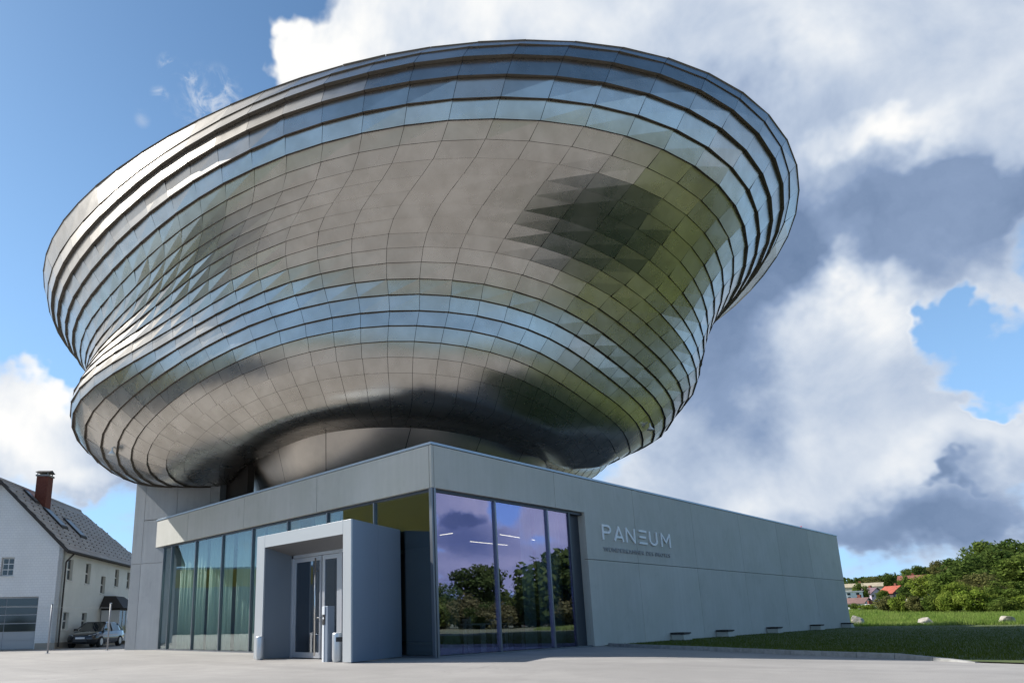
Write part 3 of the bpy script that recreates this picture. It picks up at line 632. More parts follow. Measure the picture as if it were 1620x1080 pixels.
 [-369,1938,1203,-434,1803,1208,-473,1686,1220,-497,1568,1233,-508,1450,1246,-509,1336,1259,-505,1224,1272,-499,1115,1285,-492,1007,1298,-486,898,1311,-478,786,1323,-466,672,1334,-449,556,1343,-425,439,1352,-391,324,1358,-347,212,1364,-293,104,1368,-228,2,1372,-152,-94,1374,-63,-182,1376,38,-261,1378,153,-329,1379,279,-384,1379,418,-424,1380,565,-449,1379,720,-457,1379,878,-449,1377,1036,-426,1374,1191,-390,1370,1340,-343,1364,1483,-285,1358,1619,-217,1352,1754,-136,1347,1881,-45,1342,1998,56,1337,2105,163,1333,2187,281,1332,2266,400,1331,2338,520,1332,2402,644,1334,2455,770,1338,2496,900,1342,2526,1034,1346,2541,1173,1349,2541,1314,1351,2526,1456,1353,2496,1597,1353,2452,1736,1354,2395,1870,1354,2326,1998,1354,2246,2120,1354,2154,2233,1354,2053,2338,1354,1942,2433,1354,1823,2518,1354,1697,2591,1353,1565,2651,1353,1428,2698,1351,1287,2729,1347,1144,2744,1341,1000,2742,1330,858,2723,1316,718,2690,1300,582,2646,1281,451,2592,1261,324,2532,1241,200,2466,1222,79,2399,1204,-29,2321,1195,-131,2237,1194,-222,2145,1196,-302,2045,1200],
 [-320,2022,1146,-404,1890,1153,-460,1774,1169,-497,1652,1184,-515,1528,1200,-519,1405,1215,-513,1286,1229,-502,1171,1244,-490,1060,1259,-479,949,1274,-468,838,1288,-456,724,1301,-440,608,1312,-417,491,1322,-385,375,1330,-344,261,1337,-292,152,1341,-228,47,1345,-152,-50,1347,-64,-138,1348,37,-217,1348,152,-284,1348,279,-337,1348,417,-376,1346,565,-399,1344,718,-407,1340,873,-400,1336,1028,-381,1330,1181,-351,1324,1330,-311,1316,1474,-262,1307,1612,-201,1297,1752,-125,1291,1884,-35,1284,2005,69,1277,2111,182,1272,2186,304,1273,2257,424,1274,2322,545,1278,2378,665,1284,2426,785,1291,2464,907,1298,2492,1033,1305,2508,1163,1311,2509,1296,1315,2497,1432,1317,2470,1567,1318,2430,1701,1319,2377,1831,1319,2313,1956,1319,2238,2075,1319,2152,2186,1319,2057,2289,1319,1953,2383,1319,1840,2467,1319,1721,2541,1319,1595,2603,1318,1464,2651,1316,1329,2684,1311,1190,2701,1303,1051,2701,1290,912,2685,1274,775,2655,1254,642,2615,1231,514,2567,1208,390,2514,1185,270,2459,1163,151,2402,1142,43,2340,1133,-61,2273,1132,-157,2198,1136,-244,2114,1141],
 [-277,2079,1085,-377,1953,1095,-448,1841,1114,-497,1719,1132,-525,1590,1150,-532,1459,1168,-525,1331,1184,-508,1209,1200,-489,1093,1216,-472,981,1232,-457,870,1248,-442,758,1263,-426,644,1276,-404,529,1289,-374,414,1299,-335,300,1307,-285,190,1312,-223,86,1316,-149,-12,1319,-62,-101,1320,38,-179,1320,152,-245,1319,278,-297,1316,414,-334,1313,559,-355,1308,708,-362,1302,859,-356,1295,1009,-340,1287,1158,-316,1278,1305,-283,1268,1449,-241,1257,1589,-189,1245,1734,-117,1237,1870,-29,1229,1994,76,1223,2100,193,1215,2169,316,1216,2235,438,1218,2295,557,1224,2347,674,1233,2393,789,1243,2431,905,1254,2459,1023,1264,2477,1146,1271,2481,1274,1277,2471,1405,1280,2448,1537,1282,2411,1667,1282,2362,1794,1283,2302,1917,1283,2231,2033,1283,2150,2143,1283,2059,2246,1283,1960,2339,1283,1853,2424,1283,1738,2498,1282,1617,2560,1281,1490,2610,1279,1359,2645,1273,1224,2662,1264,1086,2663,1249,949,2648,1230,815,2620,1206,684,2581,1180,559,2537,1153,438,2489,1127,321,2440,1102,206,2391,1079,99,2342,1068,-5,2290,1068,-104,2229,1073,-195,2159,1079],
 [-254,2098,1023,-364,1978,1036,-444,1873,1058,-501,1754,1080,-536,1625,1102,-547,1492,1122,-539,1359,1140,-519,1231,1158,-494,1110,1175,-470,995,1192,-449,884,1208,-430,773,1224,-411,661,1239,-387,549,1252,-357,436,1263,-318,326,1272,-270,219,1279,-210,117,1283,-139,22,1286,-55,-64,1287,42,-141,1287,151,-204,1285,272,-255,1282,402,-291,1277,539,-314,1271,681,-323,1263,824,-321,1254,968,-310,1245,1112,-291,1234,1255,-266,1223,1398,-232,1211,1538,-186,1198,1684,-121,1189,1822,-38,1180,1947,64,1174,2054,180,1164,2124,302,1163,2190,422,1166,2251,539,1172,2305,653,1183,2353,765,1196,2394,877,1209,2426,992,1221,2447,1112,1231,2456,1238,1238,2450,1367,1242,2430,1497,1244,2397,1627,1245,2351,1754,1245,2294,1876,1245,2227,1993,1245,2149,2103,1245,2061,2206,1245,1965,2300,1245,1861,2385,1245,1749,2461,1245,1630,2525,1243,1505,2575,1240,1375,2611,1234,1241,2629,1223,1104,2629,1207,967,2613,1185,833,2584,1158,704,2546,1128,580,2502,1098,461,2456,1068,346,2411,1041,233,2365,1015,128,2325,1003,24,2282,1003,-76,2230,1009,-169,2169,1015],
 [-251,2079,962,-363,1965,978,-444,1867,1003,-504,1754,1029,-541,1629,1053,-553,1497,1076,-545,1363,1097,-522,1234,1117,-493,1111,1135,-466,995,1153,-441,883,1170,-419,773,1186,-397,663,1202,-372,554,1216,-340,445,1227,-301,339,1237,-253,236,1244,-194,138,1249,-126,47,1252,-45,-35,1253,47,-108,1253,150,-169,1250,264,-217,1246,386,-252,1239,514,-274,1231,645,-284,1222,778,-284,1211,912,-276,1200,1048,-262,1188,1185,-242,1177,1323,-215,1164,1461,-178,1152,1605,-121,1144,1743,-47,1138,1871,46,1135,1982,155,1121,2057,272,1116,2129,388,1117,2195,502,1124,2254,614,1136,2308,724,1150,2354,834,1166,2392,949,1180,2419,1068,1191,2432,1194,1199,2431,1323,1203,2415,1455,1205,2385,1585,1206,2343,1713,1206,2288,1837,1207,2223,1956,1207,2147,2068,1207,2061,2172,1207,1966,2269,1207,1862,2356,1206,1751,2433,1206,1632,2498,1205,1507,2549,1201,1376,2584,1195,1240,2602,1183,1102,2600,1165,964,2581,1140,829,2549,1110,699,2508,1077,575,2462,1044,458,2416,1012,345,2370,983,234,2325,955,131,2289,942,28,2251,942,-72,2204,948,-165,2146,954],
 [-247,2037,902,-358,1926,918,-437,1838,946,-496,1732,975,-532,1614,1003,-545,1487,1029,-537,1357,1053,-515,1229,1075,-486,1106,1095,-458,989,1113,-432,876,1131,-408,767,1147,-384,658,1162,-356,551,1176,-323,446,1189,-283,344,1199,-234,246,1206,-177,154,1212,-110,67,1215,-32,-11,1216,55,-80,1215,153,-138,1211,259,-185,1205,372,-218,1197,490,-239,1187,612,-249,1176,735,-249,1164,859,-243,1152,986,-232,1140,1115,-217,1129,1248,-195,1117,1383,-164,1107,1524,-116,1102,1662,-51,1100,1792,33,1103,1907,133,1085,1988,245,1074,2066,357,1071,2137,467,1077,2203,576,1090,2263,685,1106,2315,794,1122,2359,908,1137,2392,1028,1149,2410,1154,1157,2412,1285,1162,2400,1418,1164,2373,1551,1165,2333,1681,1165,2280,1807,1165,2216,1927,1165,2141,2041,1165,2055,2147,1165,1960,2245,1165,1856,2334,1165,1744,2412,1165,1625,2477,1163,1498,2529,1160,1365,2563,1153,1227,2578,1141,1087,2573,1122,947,2549,1095,811,2511,1062,681,2464,1027,559,2414,991,444,2364,958,334,2315,927,227,2268,899,127,2234,884,27,2198,885,-70,2155,888,-162,2101,894],
 [-233,1955,845,-337,1849,861,-408,1770,890,-460,1675,920,-493,1568,951,-506,1453,979,-503,1333,1006,-488,1214,1030,-467,1096,1052,-445,981,1072,-422,869,1090,-399,758,1107,-374,651,1122,-344,545,1135,-309,444,1146,-266,346,1156,-217,253,1163,-159,166,1168,-94,85,1171,-19,12,1171,64,-53,1169,154,-108,1165,253,-153,1157,357,-185,1148,465,-205,1137,576,-215,1125,689,-216,1113,804,-211,1100,922,-202,1089,1043,-189,1077,1169,-171,1066,1300,-144,1055,1437,-104,1047,1572,-48,1041,1702,26,1037,1820,116,1031,1908,222,1026,1993,327,1026,2072,433,1035,2146,539,1049,2213,645,1064,2274,754,1080,2325,869,1095,2363,990,1107,2387,1118,1113,2394,1251,1117,2384,1387,1118,2359,1522,1119,2321,1655,1120,2269,1783,1120,2205,1906,1120,2129,2022,1120,2043,2131,1120,1946,2230,1120,1841,2320,1119,1727,2399,1119,1605,2464,1118,1475,2515,1115,1339,2546,1108,1198,2557,1097,1055,2545,1080,913,2514,1051,776,2467,1017,648,2411,980,529,2351,944,418,2293,913,315,2237,888,214,2183,865,121,2147,862,27,2112,839,-66,2070,838,-153,2017,839],
 [-217,1839,799,-312,1738,811,-374,1669,840,-419,1586,870,-447,1492,901,-459,1389,931,-460,1282,958,-452,1172,983,-439,1061,1006,-423,951,1026,-405,841,1045,-384,734,1061,-359,628,1076,-329,527,1089,-293,430,1100,-250,338,1110,-200,251,1117,-142,170,1123,-78,95,1125,-6,26,1126,73,-35,1123,158,-87,1117,249,-129,1109,345,-159,1099,444,-179,1087,546,-188,1074,650,-190,1062,755,-185,1050,864,-177,1039,977,-166,1028,1096,-150,1017,1221,-127,1007,1351,-91,998,1480,-41,989,1606,25,982,1724,105,977,1818,203,981,1910,302,988,1998,402,1001,2081,503,1014,2159,608,1027,2229,718,1042,2290,834,1056,2336,958,1066,2365,1090,1070,2376,1227,1071,2369,1366,1071,2346,1506,1072,2307,1642,1072,2254,1774,1072,2189,1900,1072,2111,2019,1072,2022,2130,1072,1922,2231,1072,1812,2321,1072,1693,2399,1072,1567,2464,1070,1432,2511,1068,1291,2537,1063,1146,2540,1055,999,2519,1041,855,2474,1012,718,2413,978,593,2343,944,480,2269,912,378,2198,887,284,2131,867,194,2066,852,111,2026,861,24,1991,813,-62,1950,804,-143,1899,798],
 [-197,1724,767,-286,1630,775,-341,1573,800,-381,1503,829,-407,1422,859,-421,1332,888,-424,1236,916,-421,1135,941,-412,1031,963,-400,925,983,-385,818,1000,-366,712,1015,-343,609,1028,-313,511,1040,-278,418,1050,-235,331,1059,-186,249,1067,-130,173,1072,-67,103,1075,2,38,1075,76,-20,1072,156,-70,1067,241,-110,1058,330,-140,1048,422,-159,1036,516,-168,1023,611,-169,1010,708,-164,998,809,-155,987,913,-143,977,1023,-127,967,1141,-105,958,1262,-73,949,1385,-28,939,1505,30,932,1621,100,929,1722,188,942,1822,278,958,1919,371,976,2013,467,989,2102,569,999,2184,679,1012,2255,797,1023,2310,925,1032,2346,1061,1029,2362,1203,1025,2357,1347,1024,2335,1490,1023,2296,1631,1023,2242,1767,1023,2174,1897,1023,2093,2019,1023,2000,2132,1023,1896,2235,1023,1781,2326,1023,1658,2404,1023,1525,2466,1022,1385,2510,1021,1239,2531,1019,1087,2526,1016,936,2493,1010,789,2438,981,651,2365,950,526,2285,920,413,2204,893,313,2128,870,222,2055,851,136,1986,843,79,1924,856,26,1867,792,-53,1828,780,-128,1780,771],
 [-172,1628,745,-257,1542,750,-307,1495,771,-345,1435,798,-370,1364,825,-383,1284,853,-388,1198,879,-387,1105,903,-382,1007,924,-373,906,943,-362,804,959,-346,702,973,-326,602,986,-299,506,997,-266,415,1006,-226,330,1014,-179,252,1020,-125,179,1025,-65,112,1027,0,50,1026,71,-5,1022,145,-53,1015,224,-91,1006,306,-118,995,391,-136,983,477,-144,970,565,-144,958,655,-139,947,748,-131,937,846,-121,929,951,-106,921,1064,-84,913,1177,-56,904,1292,-15,895,1405,38,889,1516,99,890,1622,177,906,1728,257,927,1833,341,950,1938,431,968,2039,529,983,2134,637,993,2217,757,1001,2282,888,1007,2326,1028,994,2347,1174,984,2346,1323,979,2325,1471,977,2286,1616,977,2232,1756,977,2163,1890,977,2079,2015,977,1983,2131,977,1875,2235,977,1756,2327,977,1627,2405,977,1489,2466,976,1344,2507,977,1191,2522,980,1035,2509,985,879,2467,990,728,2401,963,588,2318,933,461,2229,903,349,2142,876,250,2061,852,162,1984,836,80,1910,831,31,1847,848,38,1757,778,-37,1722,764,-107,1679,752],
 [-132,1557,734,-213,1479,736,-262,1436,753,-300,1381,776,-325,1317,800,-340,1244,825,-347,1165,849,-348,1079,871,-346,987,890,-340,891,907,-332,793,922,-319,695,935,-302,599,946,-278,506,955,-248,418,963,-211,335,969,-167,258,974,-117,187,977,-61,121,978,0,62,976,66,9,971,136,-36,964,210,-72,955,288,-98,945,368,-114,933,449,-121,921,532,-120,910,617,-114,900,705,-105,891,797,-93,883,897,-77,876,1005,-54,870,1110,-26,862,1215,13,854,1320,62,850,1425,115,853,1534,182,873,1644,251,897,1756,326,922,1869,408,946,1980,501,966,2086,606,983,2179,725,991,2252,857,997,2303,999,969,2328,1148,947,2330,1300,937,2312,1451,933,2274,1599,933,2220,1742,933,2150,1878,933,2066,2005,933,1968,2122,933,1857,2228,933,1736,2321,933,1604,2398,933,1463,2458,933,1314,2496,936,1158,2508,945,998,2490,961,839,2442,981,686,2369,953,544,2279,922,417,2185,891,306,2093,862,209,2006,839,124,1925,824,46,1847,822,4,1784,837,66,1673,768,-4,1642,754,-70,1603,742],
 [-65,1529,734,-142,1456,734,-193,1407,746,-232,1349,763,-260,1284,783,-279,1213,804,-290,1137,824,-297,1055,842,-300,969,859,-300,878,874,-296,785,887,-288,691,898,-273,598,908,-253,508,916,-225,423,923,-191,342,928,-151,267,931,-104,197,932,-52,133,931,6,76,928,69,25,923,136,-17,917,208,-50,909,283,-73,899,360,-87,889,439,-93,878,519,-91,868,601,-85,859,685,-74,851,775,-59,844,871,-40,838,975,-12,834,1072,17,827,1169,56,820,1265,102,818,1365,143,824,1473,201,845,1584,262,871,1698,329,899,1815,404,926,1932,490,949,2043,590,969,2141,706,981,2220,835,991,2275,975,947,2304,1123,915,2309,1273,899,2294,1423,893,2259,1571,892,2207,1714,892,2140,1850,892,2058,1977,892,1962,2095,892,1853,2201,892,1734,2294,892,1604,2372,892,1464,2433,894,1317,2472,899,1163,2485,915,1004,2467,943,847,2420,979,695,2347,950,554,2259,919,427,2166,889,316,2075,862,219,1990,838,135,1909,823,57,1831,819,16,1769,830,120,1637,769,55,1607,755,-7,1571,743],
 [24,1547,746,-50,1479,743,-106,1418,749,-151,1352,759,-186,1280,773,-212,1204,788,-231,1125,803,-244,1043,818,-253,957,831,-257,869,843,-257,779,854,-251,690,863,-239,601,872,-221,515,878,-195,432,883,-164,354,887,-127,280,888,-84,212,888,-35,150,887,20,95,884,80,47,880,146,7,874,217,-24,867,291,-47,860,368,-60,851,446,-64,842,526,-62,833,607,-53,825,690,-39,818,778,-20,812,873,6,807,976,41,805,1065,73,798,1153,115,794,1249,130,795,1347,162,806,1451,219,829,1558,279,856,1669,343,884,1783,415,910,1899,497,933,2009,591,945,2108,699,955,2187,821,964,2243,955,916,2274,1096,880,2283,1241,863,2271,1387,857,2241,1530,856,2195,1669,856,2134,1802,856,2058,1928,856,1969,2045,856,1867,2151,856,1754,2245,856,1632,2325,856,1500,2388,856,1359,2431,859,1212,2450,867,1060,2440,885,909,2401,916,762,2339,955,624,2261,927,498,2178,900,386,2096,873,288,2018,850,200,1944,833,119,1872,824,72,1810,828,199,1651,779,137,1622,768,79,1587,756],
 [133,1599,765,63,1533,761,2,1458,760,-51,1379,764,-94,1296,771,-129,1211,780,-158,1125,789,-181,1038,798,-198,950,807,-210,863,816,-215,776,825,-212,690,832,-203,605,839,-187,523,845,-163,444,849,-134,368,851,-99,297,852,-58,231,851,-12,171,849,41,118,845,100,73,842,164,35,837,234,6,831,308,-15,825,384,-27,817,463,-31,810,543,-27,802,624,-16,795,709,2,789,798,27,784,893,61,782,996,104,781,1078,140,776,1159,185,776,1258,162,782,1352,195,795,1451,251,819,1552,310,844,1657,373,871,1766,441,896,1875,516,908,1980,602,918,2075,700,927,2151,811,934,2207,934,885,2240,1066,849,2251,1202,831,2245,1339,825,2221,1475,824,2183,1608,824,2130,1736,824,2064,1858,824,1986,1971,824,1895,2076,824,1794,2171,824,1683,2253,824,1563,2321,824,1435,2371,824,1299,2399,827,1158,2401,836,1016,2377,858,877,2331,894,744,2270,942,622,2203,918,510,2136,893,410,2072,871,318,2011,852,231,1950,838,175,1892,831,298,1701,798,240,1672,789,185,1638,776],
 [252,1671,791,185,1608,784,116,1519,778,54,1426,775,0,1330,775,-48,1233,778,-89,1135,781,-123,1040,784,-150,949,789,-168,861,794,-178,776,801,-178,694,807,-171,614,813,-155,535,817,-133,460,820,-104,387,821,-70,319,821,-31,255,819,14,198,817,66,147,813,124,103,809,188,68,805,257,40,800,330,21,794,407,9,787,485,6,781,565,11,774,648,25,768,735,47,763,827,79,760,925,120,759,1030,172,761,1106,212,759,1179,259,762,1286,204,774,1377,239,794,1470,296,816,1564,354,839,1661,415,861,1761,479,878,1862,547,887,1959,623,895,2046,709,903,2117,808,909,2170,918,859,2203,1037,823,2217,1161,805,2215,1288,799,2198,1414,797,2169,1538,797,2126,1659,797,2071,1775,797,2005,1884,797,1928,1987,797,1842,2081,797,1745,2165,797,1640,2237,797,1526,2294,796,1405,2332,794,1277,2349,794,1146,2342,801,1016,2314,825,891,2271,873,773,2221,940,665,2171,919,565,2123,899,472,2077,880,383,2033,863,317,1984,846,407,1774,829,353,1744,815,301,1710,802],
]
NECKR = (8.187,10.706,7.219,8.420,-0.002,-0.000,0.028,-0.032,-0.030,0.006,-0.006,-0.003)
def rpt(m, th):
    cx, cy, r0, z, c2, s2, c3, s3, c4, s4, za, zb = m
    r = 1+c2*math.cos(2*th)+s2*math.sin(2*th)+c3*math.cos(3*th)+s3*math.sin(3*th)+c4*math.cos(4*th)+s4*math.sin(4*th)
    return Vector((cx+r0*r*math.cos(th), cy+r0*r*math.sin(th), z+r*(za*math.cos(th)+zb*math.sin(th))))
NC = 72
GRID = []
rows = [[Vector((r[3*j]/100, r[3*j+1]/100, r[3*j+2]/100)) for j in range(NC)] for r in BOWL_CM]
bc0 = Vector((9.6, 11.8, 0))
for f_, dz_ in ((.76, .95), (.91, .62), (.975, .28)):   # the shallow lid above the rim
    GRID.append([Vector((bc0.x+(p.x-bc0.x)*f_, bc0.y+(p.y-bc0.y)*f_, p.z+dz_)) for p in rows[0]])
GRID += rows
NU = 8
NC0 = Vector((NECKR[0], NECKR[1], 0))
for i in range(1, NU+1):
    t = i/NU; row = []
    for j in range(NC):
        p = rows[-1][j]; a0_ = math.atan2(rows[-1][j].y-NECKR[1], rows[-1][j].x-NECKR[0]); q = rpt(NECKR, a0_)
        P_ = p.lerp(q, t); P_.z = p.z+(q.z-p.z)*(t**1.2)-.20*math.sin(math.pi*min(1, t*1.25))*(1-t)
        row.append(P_)
    GRID.append(row)
NR = len(GRID)
def grid_normals():
    Nn = []
    for i in range(NR):
        row = []
        for j in range(NC):
            a = GRID[max(i-1, 0)][j]; b = GRID[min(i+1, NR-1)][j]; c = GRID[i][(j-1) % NC]; d = GRID[i][(j+1) % NC]
            n_ = (d-c).cross(a-b).normalized(); row.append(n_)
        Nn.append(row)
    return Nn
GN = grid_normals()
bowl = empty('steel_bowl', (8.6, 10.8, 8), 'huge double-bulged bowl of stainless steel shingles floating above the base', 'building')
V = [p-GN[i][j]*.05 for i in range(NR) for j, p in enumerate(GRID[i])]
Fc = [(i*NC+j, (i+1)*NC+j, (i+1)*NC+(j+1) % NC, i*NC+(j+1) % NC) for i in range(NR-1) for j in range(NC)]
top = len(V); V.append(Vector((9.6, 11.8, 19.2))); Fc += [(top, j, (j+1) % NC) for j in range(NC)]
link('inner_shell', mesh('inner_shell', V, Fc, M['backing']), bowl)
def lip(i):                                       # how far the lower edge of a course stands out
    k = i-2                                       # ring index of the lower edge
    if k <= 1: return .05
    if k <= 3: return .14
    if k <= 5: return .12
    if k <= 13: return .065
    if k <= 20: return .095
    return .03
panels = []
for i in range(NR-1):
    L0 = .012; L1 = lip(i)
    for j in range(NC):
        j2 = (j+1) % NC
        A, B, Cc, Dd = GRID[i][j], GRID[i][j2], GRID[i+1][j2], GRID[i+1][j]
        nA, nB, nC, nD = GN[i][j], GN[i][j2], GN[i+1][j2], GN[i+1][j]
        jit = lambda: random.uniform(-.007, .007) if i < 21 else 0.
        fo = (.004 if i < 6 else (.013 if i < 19 else (.004 if i < 22 else 0.)))*random.uniform(.1, 1.7)   # each sheet is folded along its diagonal
        a, b = A+nA*(L0+jit()-fo*.4), B+nB*(L0+jit()+fo*.6); c, d = Cc+nC*(L1+jit()-fo*.6), Dd+nD*(L1+jit()+fo*.6)
        gp_ = .007
        a, b = a+(d-a).normalized()*.012, b+(c-b).normalized()*.012
        u1 = (b-a).normalized()*gp_; u2 = (c-d).normalized()*gp_
        a, b, c, d = a+u1, b-u1, c-u2, d+u2
        c0, d0 = c-nC*(L1+.035), d-nD*(L1+.035)
        ctr = (a+b+c+d)/4; nn_ = (nA+nB+nC+nD).normalized()
        vd = CAM-ctr; vis = vd.normalized().dot(nn_); area = ((c-a).cross(b-d)).length/2*vis/vd.length_squared
        panels.append((area if vis > 0 else -1, i, j, (a, b, c, d, c0, d0)))
order = sorted(range(len(panels)), key=lambda q: -panels[q][0]); big = set(order[:290])
def pmesh(P):
    a, b, c, d, c0, d0 = P
    return [a, b, c, d, c0, d0], [(3, 1, 0), (3, 2, 1), (5, 4, 2, 3)]
SV = []; SF = []; ST = []; SN = []
def bent(i):                                      # share of the smooth form in a sheet's bend
    return 0. if i < 7 else .10 if i < 16 else (.35 if i < 21 else (.75 if i < 24 else 1.))
def set_normals(me, Vs, Fs, Ns):
    out = []
    for f in Fs:
        fn = (Vs[f[1]]-Vs[f[0]]).cross(Vs[f[2]]-Vs[f[0]]).normalized()
        for vi in f:
            nv, w = Ns[vi]
            if len(f) == 4 or w == 0: out.append(tuple(fn)); continue
            if fn.dot(nv) < 0: nv = -nv
            out.append(tuple(fn.lerp(nv, w).normalized()))
    me.normals_split_custom_set(out)
for q, (ar, i, j, P) in enumerate(panels):
    tn = random.uniform(.95, 1.02); Vp, Fp = pmesh(P); w = bent(i); j2 = (j+1) % NC
    Np = [(GN[i][j], w), (GN[i][j2], w), (GN[i+1][j2], w), (GN[i+1][j], w), (GN[i][j], 0), (GN[i][j], 0)]
    if q in big:
        me = mesh('steel_panel', Vp, Fp, M['steel'], tone=tn); me.materials.append(M['lip']); me.polygons[2].material_index = 1
        set_normals(me, Vp, Fp, Np); o = link('steel_panel', me, bowl)
    else:
        b0 = len(SV); SV += Vp; SF += [tuple(b0+x for x in f) for f in Fp]; ST += [tn]*len(Fp); SN += Np
me = mesh('steel_shingles', SV, SF, M['steel'], tone=ST); me.materials.append(M['lip'])
me.polygons.foreach_set('material_index', [0, 0, 1]*(len(SF)//3)); set_normals(me, SV, SF, SN)
stuff(link('steel_shingles', me, bowl))
# roof lid over the top
V = [GRID[0][j]+Vector((0, 0, .02)) for j in range(NC)]+[Vector((9.6, 11.8, 19.4))]
link('roof_lid', mesh('roof_lid', V, [(NC, j, (j+1) % NC) for j in range(NC)], M['steel'], tone=1.), bowl)
# two small lamps under the belly
lampg = 'small lamps hanging under the bowl'
def lamp(x, y, label):
    d = pdir(x, y).normalized(); best = None
    for i in range(NR-1):
        for j in range(NC):
            c = (GRID[i][j]+GRID[i+1][j])/2; vd = (c-CAM)
            if GN[i][j].dot(vd) > 0: continue
            e = (vd.normalized()-d).length
            if best is None or e < best[0]: best = (e, c, GN[i][j])
    t = (best[1]-CAM).dot(best[2])/d.dot(best[2]); p = CAM+d*t+best[2]*.07
    m_ = MB(); m_.lathe([(.03, 0), (.03, -.12), (.06, -.16), (.16, -.30), (.15, -.31), (.02, -.28)], p.x, p.y, 12, Matrix.Translation((0, 0, p.z)))
    o = m_.obj('downlight', M['table'], smooth=True); tag(o, label, 'lamp', lampg)
lamp(180, 706, 'small white bell lamp under the left side of the bowl'); lamp(1026, 668, 'small white bell lamp under the right side of the bowl')

# neck that carries the bowl
nk = empty('bowl_neck', (8.19, 10.7, 6.2), 'round tapering steel neck between the flat roof and the bowl', 'building')
NP = 14
for s in range(NP):
    a0 = R(181.6-25.7*5+s*360/NP); a1 = R(181.6-25.7*5+(s+1)*360/NP)
    for (z0, z1, f0, f1, sw0, sw1) in ((6.95, 8.62, .925, 1.03, -3.5, 0.), (6.1, 6.94, .875, .9245, -4.5, -3.5)):
        V = []; Fc = []; n = 8
        for i in range(n+1):
            t = i/n
            for (z, f, sw) in ((z0, f0, sw0), (z1, f1, sw1)):
                a = a0+(a1-a0)*t+R(sw)+(R(.12) if i == 0 else (-R(.12) if i == n else 0))
                p = rpt(NECKR, a); c = Vector((NECKR[0], NECKR[1], 0)); q = c+(Vector((p.x, p.y, 0))-c)*f; V.append((q.x, q.y, z+(.01 if z == z0 else -.01)))
        Fc = [(2*i, 2*i+2, 2*i+3, 2*i+1) for i in range(n)]
        link('neck_panel', mesh('neck_panel', V, Fc, M['neck'], smooth=True), nk)
V = []; n = 72
for z, f in ((6.0, .865), (6.95, .915), (8.7, 1.02)):
    for i in range(n):
        p = rpt(NECKR, 2*math.pi*i/n); c = Vector((NECKR[0], NECKR[1], 0)); q = c+(Vector((p.x, p.y, 0))-c)*f; V.append((q.x, q.y, z))
link('neck_core', mesh('neck_core', V, [(k*n+i, k*n+(i+1) % n, (k+1)*n+(i+1) % n, (k+1)*n+i) for k in (0, 1) for i in range(n)], M['backing']), nk)

# ------------------------------------------------------------------ entrance portal
pt = empty('entrance_portal', (-1.3, 3, 0), 'silver box-shaped entrance portal jutting out from the left glass facade', 'portal')
PZ = 3.80; XF = -2.60; Y0, Y1 = .57, 5.45; yb0, yb1 = 1.50, 4.60; jw = .36; jw2 = .46
# front frame
box('portal_jamb', XF, XF+.05, Y0, Y0+jw, .02, PZ, M['portal'], pt, .004)
box('portal_jamb', XF, XF+.05, Y1-jw2, Y1, .02, PZ, M['portal'], pt, .004)
box('portal_lintel', XF, XF+.05, Y0+jw+.008, Y1-jw2-.008, 3.42, PZ, M['portal'], pt, .004)
# right side wall, two panels
def wallp(name, a, b, z0, z1, m, th=.05):
    a = Vector((*a, 0)); b = Vector((*b, 0)); d = (b-a).normalized(); n_ = Vector((-d.y, d.x, 0))*th
    P = [a, b, b+n_, a+n_]; return MB().hexa([(p.x, p.y, z0) for p in P]+[(p.x, p.y, z1) for p in P]).obj(name, m, pt, bevel=.003)
pm = (XF+.055+(0.06-XF)*.50, Y0+(yb0-Y0)*.52)
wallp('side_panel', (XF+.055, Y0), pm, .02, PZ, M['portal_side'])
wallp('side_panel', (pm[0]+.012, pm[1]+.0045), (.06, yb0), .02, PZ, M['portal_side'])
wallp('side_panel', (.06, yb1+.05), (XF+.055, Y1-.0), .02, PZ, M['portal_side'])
MB().hexa([(XF+.055, Y0+.06, PZ-.07), (.06, yb0+.06, PZ-.07), (.06, yb1-.01, PZ-.07), (XF+.055, Y1-.06, PZ-.07), (XF+.055, Y0+.06, PZ-.01), (.06, yb0+.06, PZ-.01), (.06, yb1-.01, PZ-.01), (XF+.055, Y1-.06, PZ-.01)]).obj('portal_roof', M['portal'], pt)
# inner reveals and soffit slope in to the doors
XD = -1.75; da, db, dz = 1.25, 4.72, 3.17
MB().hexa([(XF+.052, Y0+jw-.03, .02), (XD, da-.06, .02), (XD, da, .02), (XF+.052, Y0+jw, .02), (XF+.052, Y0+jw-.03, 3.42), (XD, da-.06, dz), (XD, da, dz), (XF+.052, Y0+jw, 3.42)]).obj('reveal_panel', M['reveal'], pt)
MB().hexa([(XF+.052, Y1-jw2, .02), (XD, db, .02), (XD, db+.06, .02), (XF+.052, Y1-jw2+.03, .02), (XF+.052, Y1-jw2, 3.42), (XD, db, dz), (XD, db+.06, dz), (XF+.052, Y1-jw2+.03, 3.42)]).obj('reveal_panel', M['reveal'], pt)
MB().hexa([(XF+.052, Y0+jw, 3.42), (XD, da, dz), (XD, db, dz), (XF+.052, Y1-jw2, 3.42), (XF+.052, Y0+jw, 3.46), (XD, da, dz+.05), (XD, db, dz+.05), (XF+.052, Y1-jw2, 3.46)]).obj('soffit_panel', mat('soffit_panel', (.16, .16, .165), .5, .3), pt)
